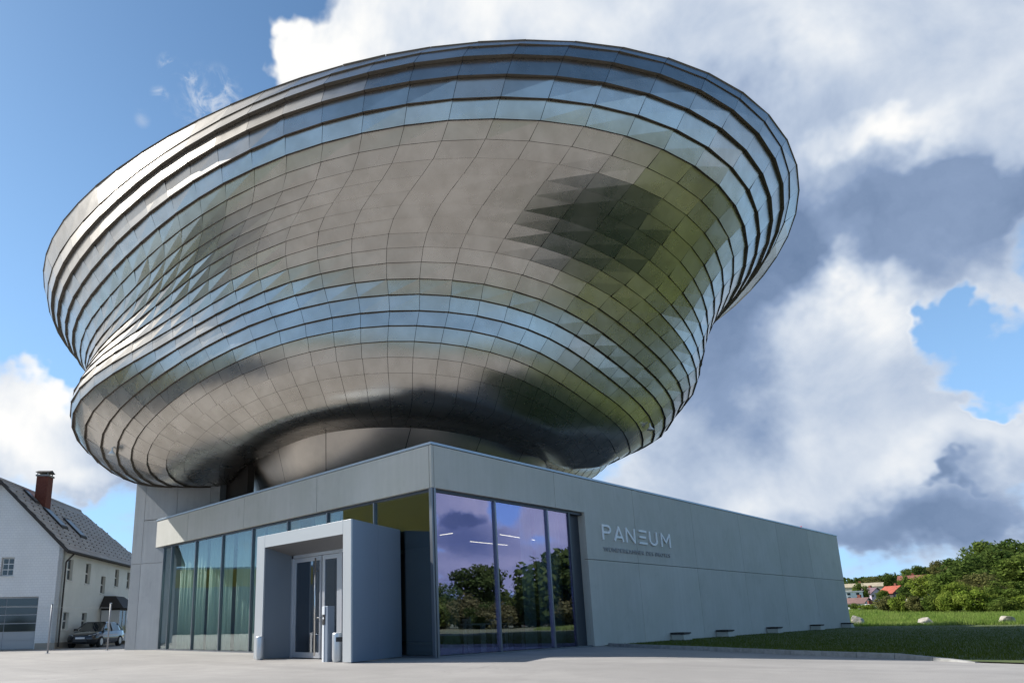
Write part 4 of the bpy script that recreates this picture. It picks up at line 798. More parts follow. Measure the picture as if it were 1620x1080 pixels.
# door front: frame, two leaves, side light
f_ = MB(); f_.box(XD, XD+.10, db-.10, db, .02, dz); f_.box(XD, XD+.10, da, da+.07, .02, dz); f_.box(XD, XD+.10, da, db, dz-.10, dz+.0); f_.obj('door_frame', M['door_frame'], pt, bevel=.004)
def leaf(y0, y1, fwid=.11):
    t = MB(); z0, z1 = .03, dz-.11
    t.box(XD+.02, XD+.08, y0, y0+fwid, z0, z1); t.box(XD+.02, XD+.08, y1-fwid, y1, z0, z1); t.box(XD+.02, XD+.08, y0+fwid, y1-fwid, z1-.13, z1); t.box(XD+.02, XD+.08, y0+fwid, y1-fwid, z0, z0+.16)
    lf = t.obj('door_leaf', M['door_frame'], pt, bevel=.003)
    MB().box(XD+.045, XD+.055, y0+fwid, y1-fwid, z0+.16, z1-.13).obj('door_glass', M['glass_d'], lf); return lf
l1 = leaf(3.12, db-.11, .10); l2 = leaf(2.22, 3.08, .13)
hb = MB(); hb.tube((XD-.08, 3.30, .10), (XD-.08, 3.30, 3.0), .028); hb.tube((XD-.08, 3.30, 1.2), (XD+.03, 3.30, 1.2), .015); hb.tube((XD-.08, 3.30, 2.6), (XD+.03, 3.30, 2.6), .015); hb.tube((XD-.06, 3.04, 1.2), (XD-.06, 3.30, 1.2), .018)
hb.obj('pull_bar', M['steel_s'], l1, smooth=True)
box('frame_post', XD, XD+.10, 2.08, 2.19, .02, dz-.10, M['door_frame'], pt)
MB().box(XD+.045, XD+.055, da+.07, 2.08, .05, dz-.10).obj('side_light', M['glass_d'], pt)
st = MB()
for k in range(3): st.box(XD+.040, XD+.044, 1.50, 1.50+(.38, .34, .25)[k], 2.02-k*.13, 2.07-k*.13)
st.obj('door_sticker', mat('pale_sticker', (.35, .42, .40), .6), pt)
box('inner_back', -.2, -.14, yb0+.1, yb1-.1, .02, 3.1, M['black'], pt)

# things standing at the entrance
p = bp(516.5, 1046, 2, 0)
ip = empty('intercom_pillar', (p.x, p.y, 0), 'slim grey intercom pillar with a white reader head before the glass doors', 'intercom')
z1 = 1.50
box('pillar_body', p.x-.10, p.x+.14, p.y-.17, p.y+.06, 0, z1, M['portal_side'], ip, .008)
box('front_plate', p.x-.115, p.x-.102, p.y-.02, p.y+.055, 0, .98, M['screen'], ip)
box('reader_head', p.x-.13, p.x-.102, p.y-.06, p.y+.06, 1.27, z1-.01, M['screen'], ip, .006)
box('reader_screen', p.x-.118, p.x-.102, p.y-.05, p.y+.055, 1.0, 1.26, M['black'], ip)
MB().tube((p.x-.119, p.y, 1.17), (p.x-.128, p.y, 1.17), .03, n=14).obj('camera_lens', M['screen'], ip)
def bin_(p, r, h, label, slot):
    b = empty('litter_bin', (p.x, p.y, 0), label, 'litter bin', 'litter bins beside the entrance portal')
    MB().lathe([(r*.85, .0), (r*.9, .03), (r, .10), (r, h-.05), (r*.93, h-.01), (r*.6, h)], p.x, p.y, 24).obj('bin_body', M['bin'], b, smooth=True)
    if slot:
        q = Vector((CAM.x-p.x, CAM.y-p.y, 0)).normalized(); s = Vector((-q.y, q.x, 0)); c = Vector((p.x, p.y, 0))+q*(r-.015)+s*(.05)
        P = [c-s*.10, c+s*.10, c+s*.10+q*.03, c-s*.10+q*.03]; MB().hexa([(v.x, v.y, h-.24) for v in P]+[(v.x, v.y, h-.12) for v in P]).obj('bin_opening', M['black'], b)
bin_(bp(533, 1047, 2, 0)+Vector((.1, .1, 0)), .155, .78, 'round pale litter bin with a black slot by the intercom pillar', True)
bin_(bp(408.5, 1043.5, 2, 0)+Vector((.1, .1, 0)), .125, .70, 'plain grey litter bin outside the left portal jamb', False)

# ------------------------------------------------------------------ lettering on the right facade
sg = empty('wall_sign', (12, -.03, 4.2), 'raised white lettering PANEUM with a small dark line of text below', 'sign')
def strokes(name, segs, x0, x1, w=.085):
    m_ = MB()
    for si, (a, b) in enumerate(segs):
        A = Vector((x0+a[0]*(x1-x0), 0, 3.985+a[1]*.545)); B = Vector((x0+b[0]*(x1-x0), 0, 3.985+b[1]*.545)); d = (B-A).normalized(); n_ = Vector((-d.z, 0, d.x))*w/2
        A -= d*w*.35; B += d*w*.35
        m_.prism([A-n_, B-n_, B+n_, A+n_], (0, -.05-.0006*si, 0), Matrix.Translation((0, -.012-.0004*si, 0)))
    return m_.obj(name, M['letter'], sg)
arcP = [(.62+.33*math.sin(math.pi*t), .72+.24*math.cos(math.pi*t)) for t in np.linspace(0, 1, 8)]
strokes('letter_p', [((.05, 0), (.05, .96)), ((.05, .96), (.62, .96)), ((.05, .48), (.62, .48))]+list(zip(arcP[:-1], arcP[1:])), 9.27, 9.86)
strokes('letter_a', [((.0, 0), (.5, .98)), ((.5, .98), (1., 0)), ((.2, .25), (.8, .25))], 10.16, 10.79)
strokes('letter_n', [((.03, 0), (.03, .98)), ((.03, .98), (.97, 0)), ((.97, 0), (.97, .98))], 11.05, 11.73)
strokes('letter_e', [((.0, .95), (1, .95)), ((.05, .49), (.85, .49)), ((.0, .03), (1, .03))], 12.12, 12.70)
arcU = [(.5-.47*math.cos(math.pi*t), .34-.32*math.sin(math.pi*t)) for t in np.linspace(0, 1, 9)]
strokes('letter_u', [((.03, .98), (.03, .34)), ((.97, .34), (.97, .98))]+list(zip(arcU[:-1], arcU[1:])), 12.99, 13.62)
strokes('letter_m', [((.03, 0), (.03, .98)), ((.03, .98), (.5, .33)), ((.5, .33), (.97, .98)), ((.97, .98), (.97, 0))], 14.02, 14.82)
cu = bpy.data.curves.new('subtitle', 'FONT'); cu.body = 'WUNDERKAMMER DES BROTES'; cu.size = .25; cu.extrude = .012; cu.space_character = 1.18
to = bpy.data.objects.new('tmp', cu); C.objects.link(to); bpy.context.view_layer.update()
me = bpy.data.meshes.new_from_object(to.evaluated_get(bpy.context.evaluated_depsgraph_get())); bpy.data.objects.remove(to)
xs = [v.co.x for v in me.vertices]; sx = (14.72-9.29)/(max(xs)-min(xs)); mn = min(xs)
for v in me.vertices:
    v.co = Vector((9.29+(v.co.x-mn)*sx, -.026-v.co.z, 3.515+v.co.y*.95))
me.materials.clear(); me.materials.append(M['letter_s']); me.name = 'subtitle'
link('subtitle_text', me, sg)

# low benches along the wall
bench = None
BL_ = [((14.35, -.42), 'low dark-topped concrete bench nearest the sign, first along the wall'), ((18.85, -.42), 'second low dark-topped bench along the concrete wall'), ((25.15, -.42), 'third low dark-topped bench, in the middle of the wall'),
       ((32.1, -.42), 'fourth low dark-topped bench along the concrete wall'), ((38.3, -.42), 'low dark-topped bench nearest the far end of the wall')]
for i, ((x, y), lb) in enumerate(BL_):
    if bench is None:
        bench = empty('wall_bench', (x, y, .05), lb, 'bench', 'low benches along the concrete wall')
        m_ = MB(); m_.hexa([(x-.30, y-.16, .03), (x+.48, y-.16, .03), (x+.48, y+.40, .03), (x-.30, y+.40, .03), (x-.30, y-.16, .26), (x+.22, y-.16, .26), (x+.22, y+.40, .26), (x-.30, y+.40, .26)]); m_.obj('concrete_foot', M['conc'], bench, bevel=.01)
        for k in range(4): box('seat_slat', x-.36, x+.32, y-.20+k*.15, y-.20+k*.15+.13, .285, .345, M['wood_d'], bench)
        box('seat_rail', x-.32, x+.26, y-.17, y+.38, .262, .284, M['black'], bench)
    else:
        c = copy_tree(bench); c.location = (x, y, .05); c['label'] = lb
# red beacon on the roof
p = bp(1268, 838, 1, 1.5)
bc = empty('roof_beacon', (p.x, 1.5, H-.1), 'tiny red beacon on a thin post above the far roof edge', 'beacon')
z_ = p.z
MB().tube((p.x, 1.5, H-.2), (p.x, 1.5, z_+.15), .03).obj('post', M['frame'], bc); MB().tube((p.x, 1.5, z_+.10), (p.x, 1.5, z_+.26), .06, n=12).obj('lens', M['red'], bc)

# ------------------------------------------------------------------ things seen through the corner window
s = bp(712, 1030, 2, 0.0); sx_, sy_ = 2.3, 1.6
sc_ = MB(); prof = []
m_ = MB(); m_.lathe([(.34, .012), (.34, .12), (.30, .14)], sx_, sy_, 8)
scu = empty('sculpture', (sx_, sy_, 0), 'pale green stone figure standing behind the corner glass', 'sculpture')
m_.obj('plinth', M['sculpt'], scu)
V = []; nz, na = 36, 28
for i in range(nz):
    t = i/(nz-1); z = .14+2.15*t
    rr = .20+.10*(1-t)**2 - .05*math.sin(t*6)+ (.16*sstep(.55, .85, t)) - (.22*sstep(.88, 1., t))
    ox = .12*math.sin(t*3.2); oy = .10*sstep(.5, 1, t)
    for k in range(na):
        a = 2*math.pi*k/na; q = rr*(1+.22*noise.noise(Vector((math.cos(a)*1.6, math.sin(a)*1.6, z*1.5)))+.08*math.sin(5*a+z*2))
        V.append((sx_+ox+q*math.cos(a)*1.1, sy_+oy+q*math.sin(a), z))
Fc = [(i*na+k, i*na+(k+1) % na, (i+1)*na+(k+1) % na, (i+1)*na+k) for i in range(nz-1) for k in range(na)]+[tuple(range((nz-1)*na, nz*na))]
link('figure', mesh('figure', V, Fc, M['sculpt'], smooth=True), scu)
def table(x, y, w, d, label, h=.92):
    t = empty('display_table', (x, y, 0), label, 'table', 'white display tables behind the corner window')
    box('tabletop', x-w/2, x+w/2, y-d/2, y+d/2, h-.05, h, M['table'], t)
    for a, b in ((-1, -1), (1, -1), (1, 1), (-1, 1)): box('leg', x+a*(w/2-.05)-.04, x+a*(w/2-.05)+.04, y+b*(d/2-.05)-.04, y+b*(d/2-.05)+.04, .012, h-.05, M['table'], t)
    return t
table(3.4, 1.9, .95, .7, 'tall white display table next to the sculpture behind the left pane')
table(5.0, 2.3, 1.3, .7, 'white display table behind the middle pane of the corner window')
table(6.6, 2.6, .8, .7, 'white display table before the right curtain of the corner window')
gi = 0
for (x, y, r, h, lb) in ((3.2, 1.8, .10, .16, 'small white bowl on the display table beside the sculpture'), (3.6, 1.95, .08, .22, 'small white vase on the display table beside the sculpture'),
                     (5.15, 2.2, .16, .14, 'wide white bowl on the display table behind the middle pane'), (6.55, 2.5, .10, .24, 'white jar on the display table before the right curtain')):
    o = MB().lathe([(r*.5, .92), (r, .92+h*.6), (r*.9, .92+h), (r*.75, .92+h*.95), (r*.4, .93)], x, y, 14).obj('vessel', M['table'], smooth=True); tag(o, lb, 'vessel', 'white vessels on the display tables')
for (x0, y0, x1, y1, lb) in ((696, 846, 716, 843, 'short glowing ceiling light strip behind the left pane'), (744, 856, 822, 864, 'long glowing ceiling light strip crossing the two panes'),
                         (791, 845, 846, 854, 'glowing ceiling light strip behind the upper middle pane')):
    a, b = bp(x0, y0, 2, 4.55), bp(x1, y1, 2, 4.55)
    o = MB().tube(a, b, .016, n=8).obj('light_strip', M['led']); tag(o, lb, 'ceiling light', 'glowing ceiling light strips inside')

# ------------------------------------------------------------------ white house on the left
C0 = Vector((-1.4, 29.1, 0)); U = Vector((math.cos(R(50.9)), math.sin(R(50.9)), 0)); Vv = Vector((-U.y, U.x, 0))
HM = Matrix(((U.x, Vv.x, 0, C0.x), (U.y, Vv.y, 0, C0.y), (0, 0, 1, 0), (0, 0, 0, 1)))     # house axes: u along the side wall, v across the gable
def siding_mat():
    m = bpy.data.materials.new('white_facade_shingles'); m.use_nodes = True; G = NG(m.node_tree); b = m.node_tree.nodes['Principled BSDF']
    P = G.n('ShaderNodeNewGeometry').outputs['Position']; sp_ = G.n('ShaderNodeSeparateXYZ'); G.put(sp_.inputs[0], P)
    cb_ = G.n('ShaderNodeCombineXYZ'); G.put(cb_.inputs[0], G.v('DOT_PRODUCT', P, tuple(Vv))); G.put(cb_.inputs[1], sp_.outputs[2])
    br_ = G.n('ShaderNodeTexBrick'); G.put(br_.inputs['Vector'], cb_.outputs[0]); br_.inputs['Scale'].default_value = 1.
    br_.inputs['Brick Width'].default_value = .22; br_.inputs['Row Height'].default_value = .15; br_.inputs['Mortar Size'].default_value = .010
    br_.inputs['Color1'].default_value = C4(.75, .76, .76); br_.inputs['Color2'].default_value = C4(.72, .73, .74); br_.inputs['Mortar'].default_value = C4(.62, .63, .64)
    G.put(b.inputs['Base Color'], G.mix(G.m('MULTIPLY', G.mr(G.noise(P, .7, 5, .6), .4, .7), .25), br_.outputs['Color'], C4(.55, .55, .54))); b.inputs['Roughness'].default_value = .7
    bn = G.n('ShaderNodeBump'); bn.invert = True; bn.inputs['Strength'].default_value = .4; bn.inputs['Distance'].default_value = .01; G.put(bn.inputs['Height'], br_.outputs['Fac']); G.put(b.inputs['Normal'], bn.outputs[0])
    return m
M['siding'] = siding_mat()
hs = empty('white_house', (C0.x, C0.y, 0), 'white two-storey house with grey tiled roof and brick chimney at left', 'house')
WD, LN, EV, RG = 7.7, 19.5, 5.95, 9.75
def hb_(u0, u1, v0, v1, z0, z1): return MB().box(u0, u1, v0, v1, z0, z1, HM)
def at_house_side(x, y):                            # u, z of a photo pixel on the side wall (v = 0)
    d = pdir(x, y); n_ = -Vv; t = (C0-CAM).dot(n_)/d.dot(n_); P = CAM+d*t; return (P-C0).dot(U), P.z
def at_house_gable(x, y):
    d = pdir(x, y); t = (C0-CAM).dot(U)/d.dot(U); P = CAM+d*t; return (P-C0).dot(Vv), P.z
hb_(.25, LN, .25, WD-.25, 0, EV-.1).obj('wall', M['white_wall'], hs)
# side wall with window openings: built as strips round the openings
up_ = [(112.6, 884, 918), (140.7, 891, 924), (164, 911, 939), (186, 900, 928), (204.6, 905, 931)]
lo_ = [(105, 968, 996), (134, 969, 994), (199, 972, 997)]
wins = []
for (x, ya, yb) in up_+lo_:
    u, z1_ = at_house_side(x, ya); _, z0_ = at_house_side(x, yb); wins.append((u-.40, u+.40, z0_, z1_))
us = sorted(set([0, LN]+[w_[0] for w_ in wins]+[w_[1] for w_ in wins]))
m_ = MB()
for a, b in zip(us[:-1], us[1:]):
    mid = (a+b)/2; cuts = sorted([(w_[2], w_[3]) for w_ in wins if w_[0] < mid < w_[1]]); z = 0
    for (c0_, c1_) in cuts:
        if c0_ > z: m_.box(a, b, 0, .25, z, c0_, HM)
        z = c1_
    m_.box(a, b, 0, .25, z, EV, HM)
m_.obj('side_wall', M['white_wall'], hs)
for (a, b, z0_, z1_) in wins:
    w_ = hb_(a+.03, b-.03, .16, .20, z0_+.03, z1_-.03).obj('window', M['wframe'], hs)
    mid = (a+b)/2; hh = (z1_-z0_)
    for (p0, p1) in ((a+.08, mid-.025), (mid+.025, b-.08)):
        for k in range(2): hb_(p0, p1, .145, .158, z0_+.08+k*(hh/2-.02), z0_+.03+(k+1)*(hh/2)-.06).obj('pane', M['wglass'], w_)
    hb_(a-.06, b+.06, -.06, .15, z0_-.06, z0_-.002).obj('sill', M['wframe'], w_)
# gable wall with garage door opening
gv0, _ = at_house_gable(57, 985); _, gz1 = at_house_gable(55, 943)
gv1 = gv0+3.6; wv, wz1 = at_house_gable(23.5, 881); _, wz0 = at_house_gable(2, 911)
wv1 = at_house_gable(2, 890)[0]
m_ = MB(); pr = lambda pts, x0=0, x1=.25: m_.prism([Vector((x0, v, z)) for v, z in pts], (x1-x0, 0, 0), HM)
pr([(0, 0), (gv0, 0), (gv0, gz1), (0, gz1)]); pr([(gv1, 0), (WD, 0), (WD, gz1), (gv1, gz1)]); pr([(0, gz1), (WD, gz1), (WD, wz0), (0, wz0)])
pr([(0, wz0), (wv, wz0), (wv, wz1), (0, wz1)]); pr([(wv1, wz0), (WD, wz0), (WD, wz1), (wv1, wz1)])
rz = lambda v: EV+(RG-EV)*(1-abs(v-WD/2)/(WD/2))
pr([(0, wz1), (WD, wz1), (WD, EV), (WD/2, RG-.12), (0, EV)])
m_.obj('gable_wall', M['siding'], hs)
w_ = hb_(.14, .18, wv+.03, wv1-.03, wz0+.03, wz1-.03).obj('window', M['wframe'], hs)
nv = 2
for a in range(2):
    for k in range(3):
        v0_ = wv+.08+a*((wv1-wv-.11)/2); v1_ = v0_+(wv1-wv-.11)/2-.05; z0_ = wz0+.08+k*((wz1-wz0-.11)/3); hb_(.125, .138, v0_, v1_, z0_, z0_+(wz1-wz0-.11)/3-.05).obj('pane', M['wglass'], w_)
hb_(-.06, .13, wv-.06, wv1+.06, wz0-.07, wz0-.002).obj('sill', M['wframe'], w_)
gd = hb_(.16, .22, gv0+.02, gv1-.02, 0.02, gz1-.02).obj('garage_door', M['door_panel'], hs)
rows = 6; dv = (gv1-gv0-.12)/2
for k in range(rows):
    z0_ = .06+k*(gz1-.1)/rows; z1_ = z0_+(gz1-.1)/rows-.05
    for a in range(2): hb_(.135, .158, gv0+.06+a*dv+.02, gv0+.06+(a+1)*dv-.02, z0_, z1_).obj('door_pane' if k >= 2 else 'door_field', M['wglass'] if k >= 2 else M['door_panel'], gd)
hb_(.12, .15, gv0-.04, gv0+.03, .0, gz1+.04).obj('door_frame', M['wframe'], hs)
hb_(-.02, LN, -.025, -.003, .0, .34).obj('plinth', M['plinth'], hs)
hb_(-.03, -.003, 0, gv0-.05, .0, .34).obj('plinth', M['plinth'], hs)
# roof: slabs, hip, tiles in courses
OV = .45
tanp = (RG-EV)/(WD/2)
def rp(u, v):                                      # point on the near roof slope (v from eave to ridge)
    return Vector((u, v, EV+v*tanp))
uE = LN; uH = 15.2                                  # hip begins where the photo shows the ridge end
uH = 10.4+1.0; uE = uH+3.9; 
m_ = MB()
A = [rp(-OV, -OV), rp(uE+OV, -OV), rp(uH, WD/2), rp(-OV, WD/2)]
m_.prism(A, (0, 0, -.16), HM)
B = [Vector((p.x, WD-p.y, p.z)) for p in A]; m_.prism(B, (0, 0, -.16), HM)
m_.prism([rp(uE+OV, -OV), Vector((uE+OV, WD+OV, EV-OV*tanp)), Vector((uH, WD/2, RG))], (0, 0, -.16), HM)
m_.obj('roof_deck', M['wood_d'], hs)
nrow = 15; sl = (WD/2+OV)/nrow; TV = []; TF = []; TT = []
TM = []
for r in range(nrow):
    v0 = -OV+r*sl; v1 = v0+sl*1.12; ustart = -OV+(r % 2)*.16
    uend = (uE+OV)-(v0+OV)/(WD/2+OV)*(uE+OV-uH); n = int((uend-ustart)/.34)
    for i in range(n):
        u0 = ustart+i*.34; TM.append((r, i, u0, v0, v1))
tme = None
def tile_mesh():
    lift = .035; th = .02; w_ = .33
    P = [Vector((0, 0, .02+lift)), Vector((w_, 0, .02+lift)), Vector((w_, sl*1.12, .02+sl*1.12*tanp)), Vector((0, sl*1.12, .02+sl*1.12*tanp))]
    Q = [p-Vector((0, 0, th)) for p in P]
    me_ = mesh('roof_tile', P+Q, [(0, 1, 2, 3), (4, 7, 6, 5), (0, 4, 5, 1), (1, 5, 6, 2), (3, 2, 6, 7), (0, 3, 7, 4)], M['tile']); return me_
tme = tile_mesh(); RV = Matrix.Rotation(math.atan2(U.y, U.x), 4, 'Z')
rt_ = HM.to_euler()
chim_u, sky_w = None, None
cnt = 0; big_tiles = []
for (r, i, u0, v0, v1) in TM:
    near = (r < 14 and i < 24)
    P = HM @ Vector((u0, v0, EV+v0*tanp))
    if near and cnt < 290:
        o = bpy.data.objects.new('roof_tile', tme); C.objects.link(o); o.parent = hs
        o.matrix_parent_inverse = winv(hs); o.location = P; o.rotation_euler = (0, 0, math.atan2(U.y, U.x)); cnt += 1
    else:
        b0 = len(TV); lift = .035
        a = [Vector((u0, v0, EV+v0*tanp+.02+lift)), Vector((u0+.33, v0, EV+v0*tanp+.02+lift)), Vector((u0+.33, v1, EV+v1*tanp+.02)), Vector((u0, v1, EV+v1*tanp+.02))]
        a += [a[0]-Vector((0, 0, .03)), a[1]-Vector((0, 0, .03))]
        TV += [HM @ q for q in a]; TF += [(b0, b0+1, b0+2, b0+3), (b0+4, b0+5, b0+1, b0)]
stuff(link('roof_tiles', mesh('roof_tiles', TV, TF, M['tile']), hs))
# ridge and snow guards
m_ = MB()
for i in range(30):
    u0 = -OV+i*(uH+OV)/30; m_.hexa([HM @ Vector(q) for q in ((u0, WD/2-.13, RG-.06), (u0+.41, WD/2-.13, RG-.06), (u0+.41, WD/2+.13, RG-.06), (u0, WD/2+.13, RG-.06), (u0, WD/2-.06, RG+.08), (u0+.40, WD/2-.06, RG+.08), (u0+.40, WD/2+.06, RG+.08), (u0, WD/2+.06, RG+.08))])
stuff(m_.obj('ridge_tiles', M['tile'], hs))
m_ = MB()
for r in range(1, 13):
    for i in range(18):
        u0 = .2+i*.82+(r % 2)*.41; v0 = -OV+(r+.45)*sl
        if u0 > uE-(v0)/(WD/2)*(uE-uH): continue
        z = EV+v0*tanp+.05; m_.hexa([HM @ Vector(q) for q in ((u0, v0, z), (u0+.09, v0, z), (u0+.09, v0+.04, z+.03), (u0, v0+.04, z+.03), (u0, v0-.01, z+.07), (u0+.09, v0-.01, z+.07), (u0+.09, v0+.04, z+.07), (u0, v0+.04, z+.07))])
stuff(m_.obj('snow_guards', mat('guard_metal', (.12, .10, .09), .6), hs))
# verge board, gutter, downpipe
m_ = MB(); m_.prism([Vector((-OV-.03, -OV, EV-OV*tanp-.20)), Vector((-OV-.03, WD/2, RG-.20)), Vector((-OV-.03, WD/2, RG+.02)), Vector((-OV-.03, -OV, EV-OV*tanp+.05))], (.025, 0, 0), HM); m_.obj('verge_board', M['wood_d'], hs)
gt = MB(); gz = EV-OV*tanp-.06; gt.tube(HM @ Vector((-OV, -OV-.08, gz)), HM @ Vector((uE+OV, -OV-.08, gz)), .075, n=8); gt.obj('gutter', M['wood_d'], hs)
dp = MB(); a_ = HM @ Vector((.35, -OV-.08, gz)); b_ = HM @ Vector((.20, -.12, gz-.55)); c_ = HM @ Vector((.20, -.12, .1)); dp.tube(a_, b_, .05, n=8); dp.tube(b_, c_, .05, n=8); dp.obj('downpipe', M['wood_d'], hs)
# chimney and roof windows, placed where their feet meet the near slope
def on_roof(x, y):
    nrm = (U.cross(Vv*1+Vector((0, 0, tanp)))).normalized(); Q = HM @ Vector((0, 0, EV)); d = pdir(x, y); t = (Q-CAM).dot(nrm)/d.dot(nrm); P = CAM+d*t
    return (P-C0).dot(U), (P-C0).dot(Vv), P.z
u_, v_, z_ = on_roof(71.5, 803); ztop = at(74, 752, (HM @ Vector((u_, v_, 0))-CAM).xy.length).z
ch = hb_(u_-.38, u_+.38, v_-.15, v_+.55, z_-.4, ztop-.1).obj('chimney', M['brick'], hs, bevel=.01)
m_ = MB(); m_.box(u_-.43, u_+.43, v_-.2, v_+.6, ztop-.1, ztop, HM)
for a, b in ((-.36, -.12), (.30, -.12), (.30, .50), (-.36, .50)): m_.box(u_+a, u_+a+.05, v_+b, v_+b+.05, ztop, ztop+.16, HM)
m_.obj('chimney_cap', M['kerb'], ch)
m_ = MB(); m_.prism([Vector((u_-.46, v_-.22, ztop+.16)), Vector((u_, v_-.22, ztop+.34)), Vector((u_+.46, v_-.22, ztop+.16))], (0, .86, 0), HM); m_.obj('chimney_cowl', M['wood_d'], ch)
for (xa, ya) in ((88, 822), (119, 838), (50, 788)):
    u_, v_, z_ = on_roof(xa, ya); ww, hh = (.5, .62) if xa > 60 else (.3, .4)
    q = lambda a, b, e: HM @ Vector((u_+a, v_+b, EV+(v_+b)*tanp+e))
    f = MB().hexa([q(-ww, -hh, .04), q(ww, -hh, .04), q(ww, hh, .04), q(-ww, hh, .04), q(-ww, -hh, .17), q(ww, -hh, .17), q(ww, hh, .17), q(-ww, hh, .17)]).obj('roof_window', M['wood_d'], hs)
    MB().hexa([q(-ww+.09, -hh+.1, .15), q(ww-.09, -hh+.1, .15), q(ww-.09, hh-.1, .15), q(-ww+.09, hh-.1, .15), q(-ww+.09, -hh+.1, .185), q(ww-.09, -hh+.1, .185), q(ww-.09, hh-.1, .185), q(-ww+.09, hh-.1, .185)]).obj('roof_pane', mat('matt_roof_glass', (.16, .17, .19), .35), f)
# porch with a small dark roof
pu0, pz1 = at_house_side(160, 962); pu1, _ = at_house_side(184, 965)
pu0 -= .2; pz = 2.25
hb_(pu0+.15, pu1-.15, -1.25, -.03, pz, pz+.12).obj('porch_slab', M['wood_d'], hs)
m_ = MB(); m_.hexa([HM @ Vector(q) for q in ((pu0-.25, -1.6, pz+.12), (pu1+.25, -1.6, pz+.12), (pu1+.25, -.03, pz+.12), (pu0-.25, -.03, pz+.12), (pu0+.7, -.7, pz+.95), (pu1-.7, -.7, pz+.95), (pu1-.5, -.03, pz+.95), (pu0+.5, -.03, pz+.95))]); m_.obj('porch_roof', M['wood_d'], hs)
m_ = MB()
for a in np.linspace(pu0+.2, pu1-.2, 5): m_.box(a-.03, a+.03, -1.22, -1.16, .3, pz, HM)
m_.box(pu0+.2, pu1-.2, -1.22, -1.16, .25, .75, HM); m_.box(pu0+.15, pu0+.21, -1.2, -.05, .0, pz, HM); m_.box(pu1-.21, pu1-.15, -1.2, -.05, .0, pz, HM)
m_.obj('porch_frame', M['wframe'], hs)
hb_(pu0+.24, pu1-.24, -1.195, -1.18, .76, pz-.02).obj('porch_glass', M['wglass'], hs)

# two thin poles with wires at the edge of the yard
for (x, y, yt, lb) in ((75, 1033, 955, 'thin grey metal pole before the corner of the white house'), (169.5, 1028, 954, 'thin grey metal pole in front of the dark parked car')):
    b_ = bp(x, y, 2, 0); d_ = (b_-CAM).xy.length; t_ = at(x+7, yt, d_)
    pe = empty('fence_post', b_, lb, 'post', 'thin poles before the white house')
    MB().tube((b_.x, b_.y, -.05), (b_.x, b_.y, t_.z), .040, n=12).obj('post_tube', M['post'], pe, smooth=True)
    MB().tube((b_.x, b_.y, t_.z), (b_.x, b_.y, t_.z+.03), .055, n=12).obj('post_cap', M['bin'], pe)
    MB().tube((b_.x, b_.y, .0), (b_.x, b_.y, .012), .11, n=12).obj('base_plate', M['bin'], pe)
a_ = bp(75, 1033, 2, 0); b_ = bp(169.5, 1028, 2, 0)
dirw = (b_-a_); m_ = MB()
for z in (2.05,): m_.tube(Vector((a_.x, a_.y, z))-dirw*1.6, Vector((b_.x, b_.y, z)), .006, n=5)
tag(m_.obj('wire', M['bin']), 'thin wire strung between the two poles before the house', 'wire')

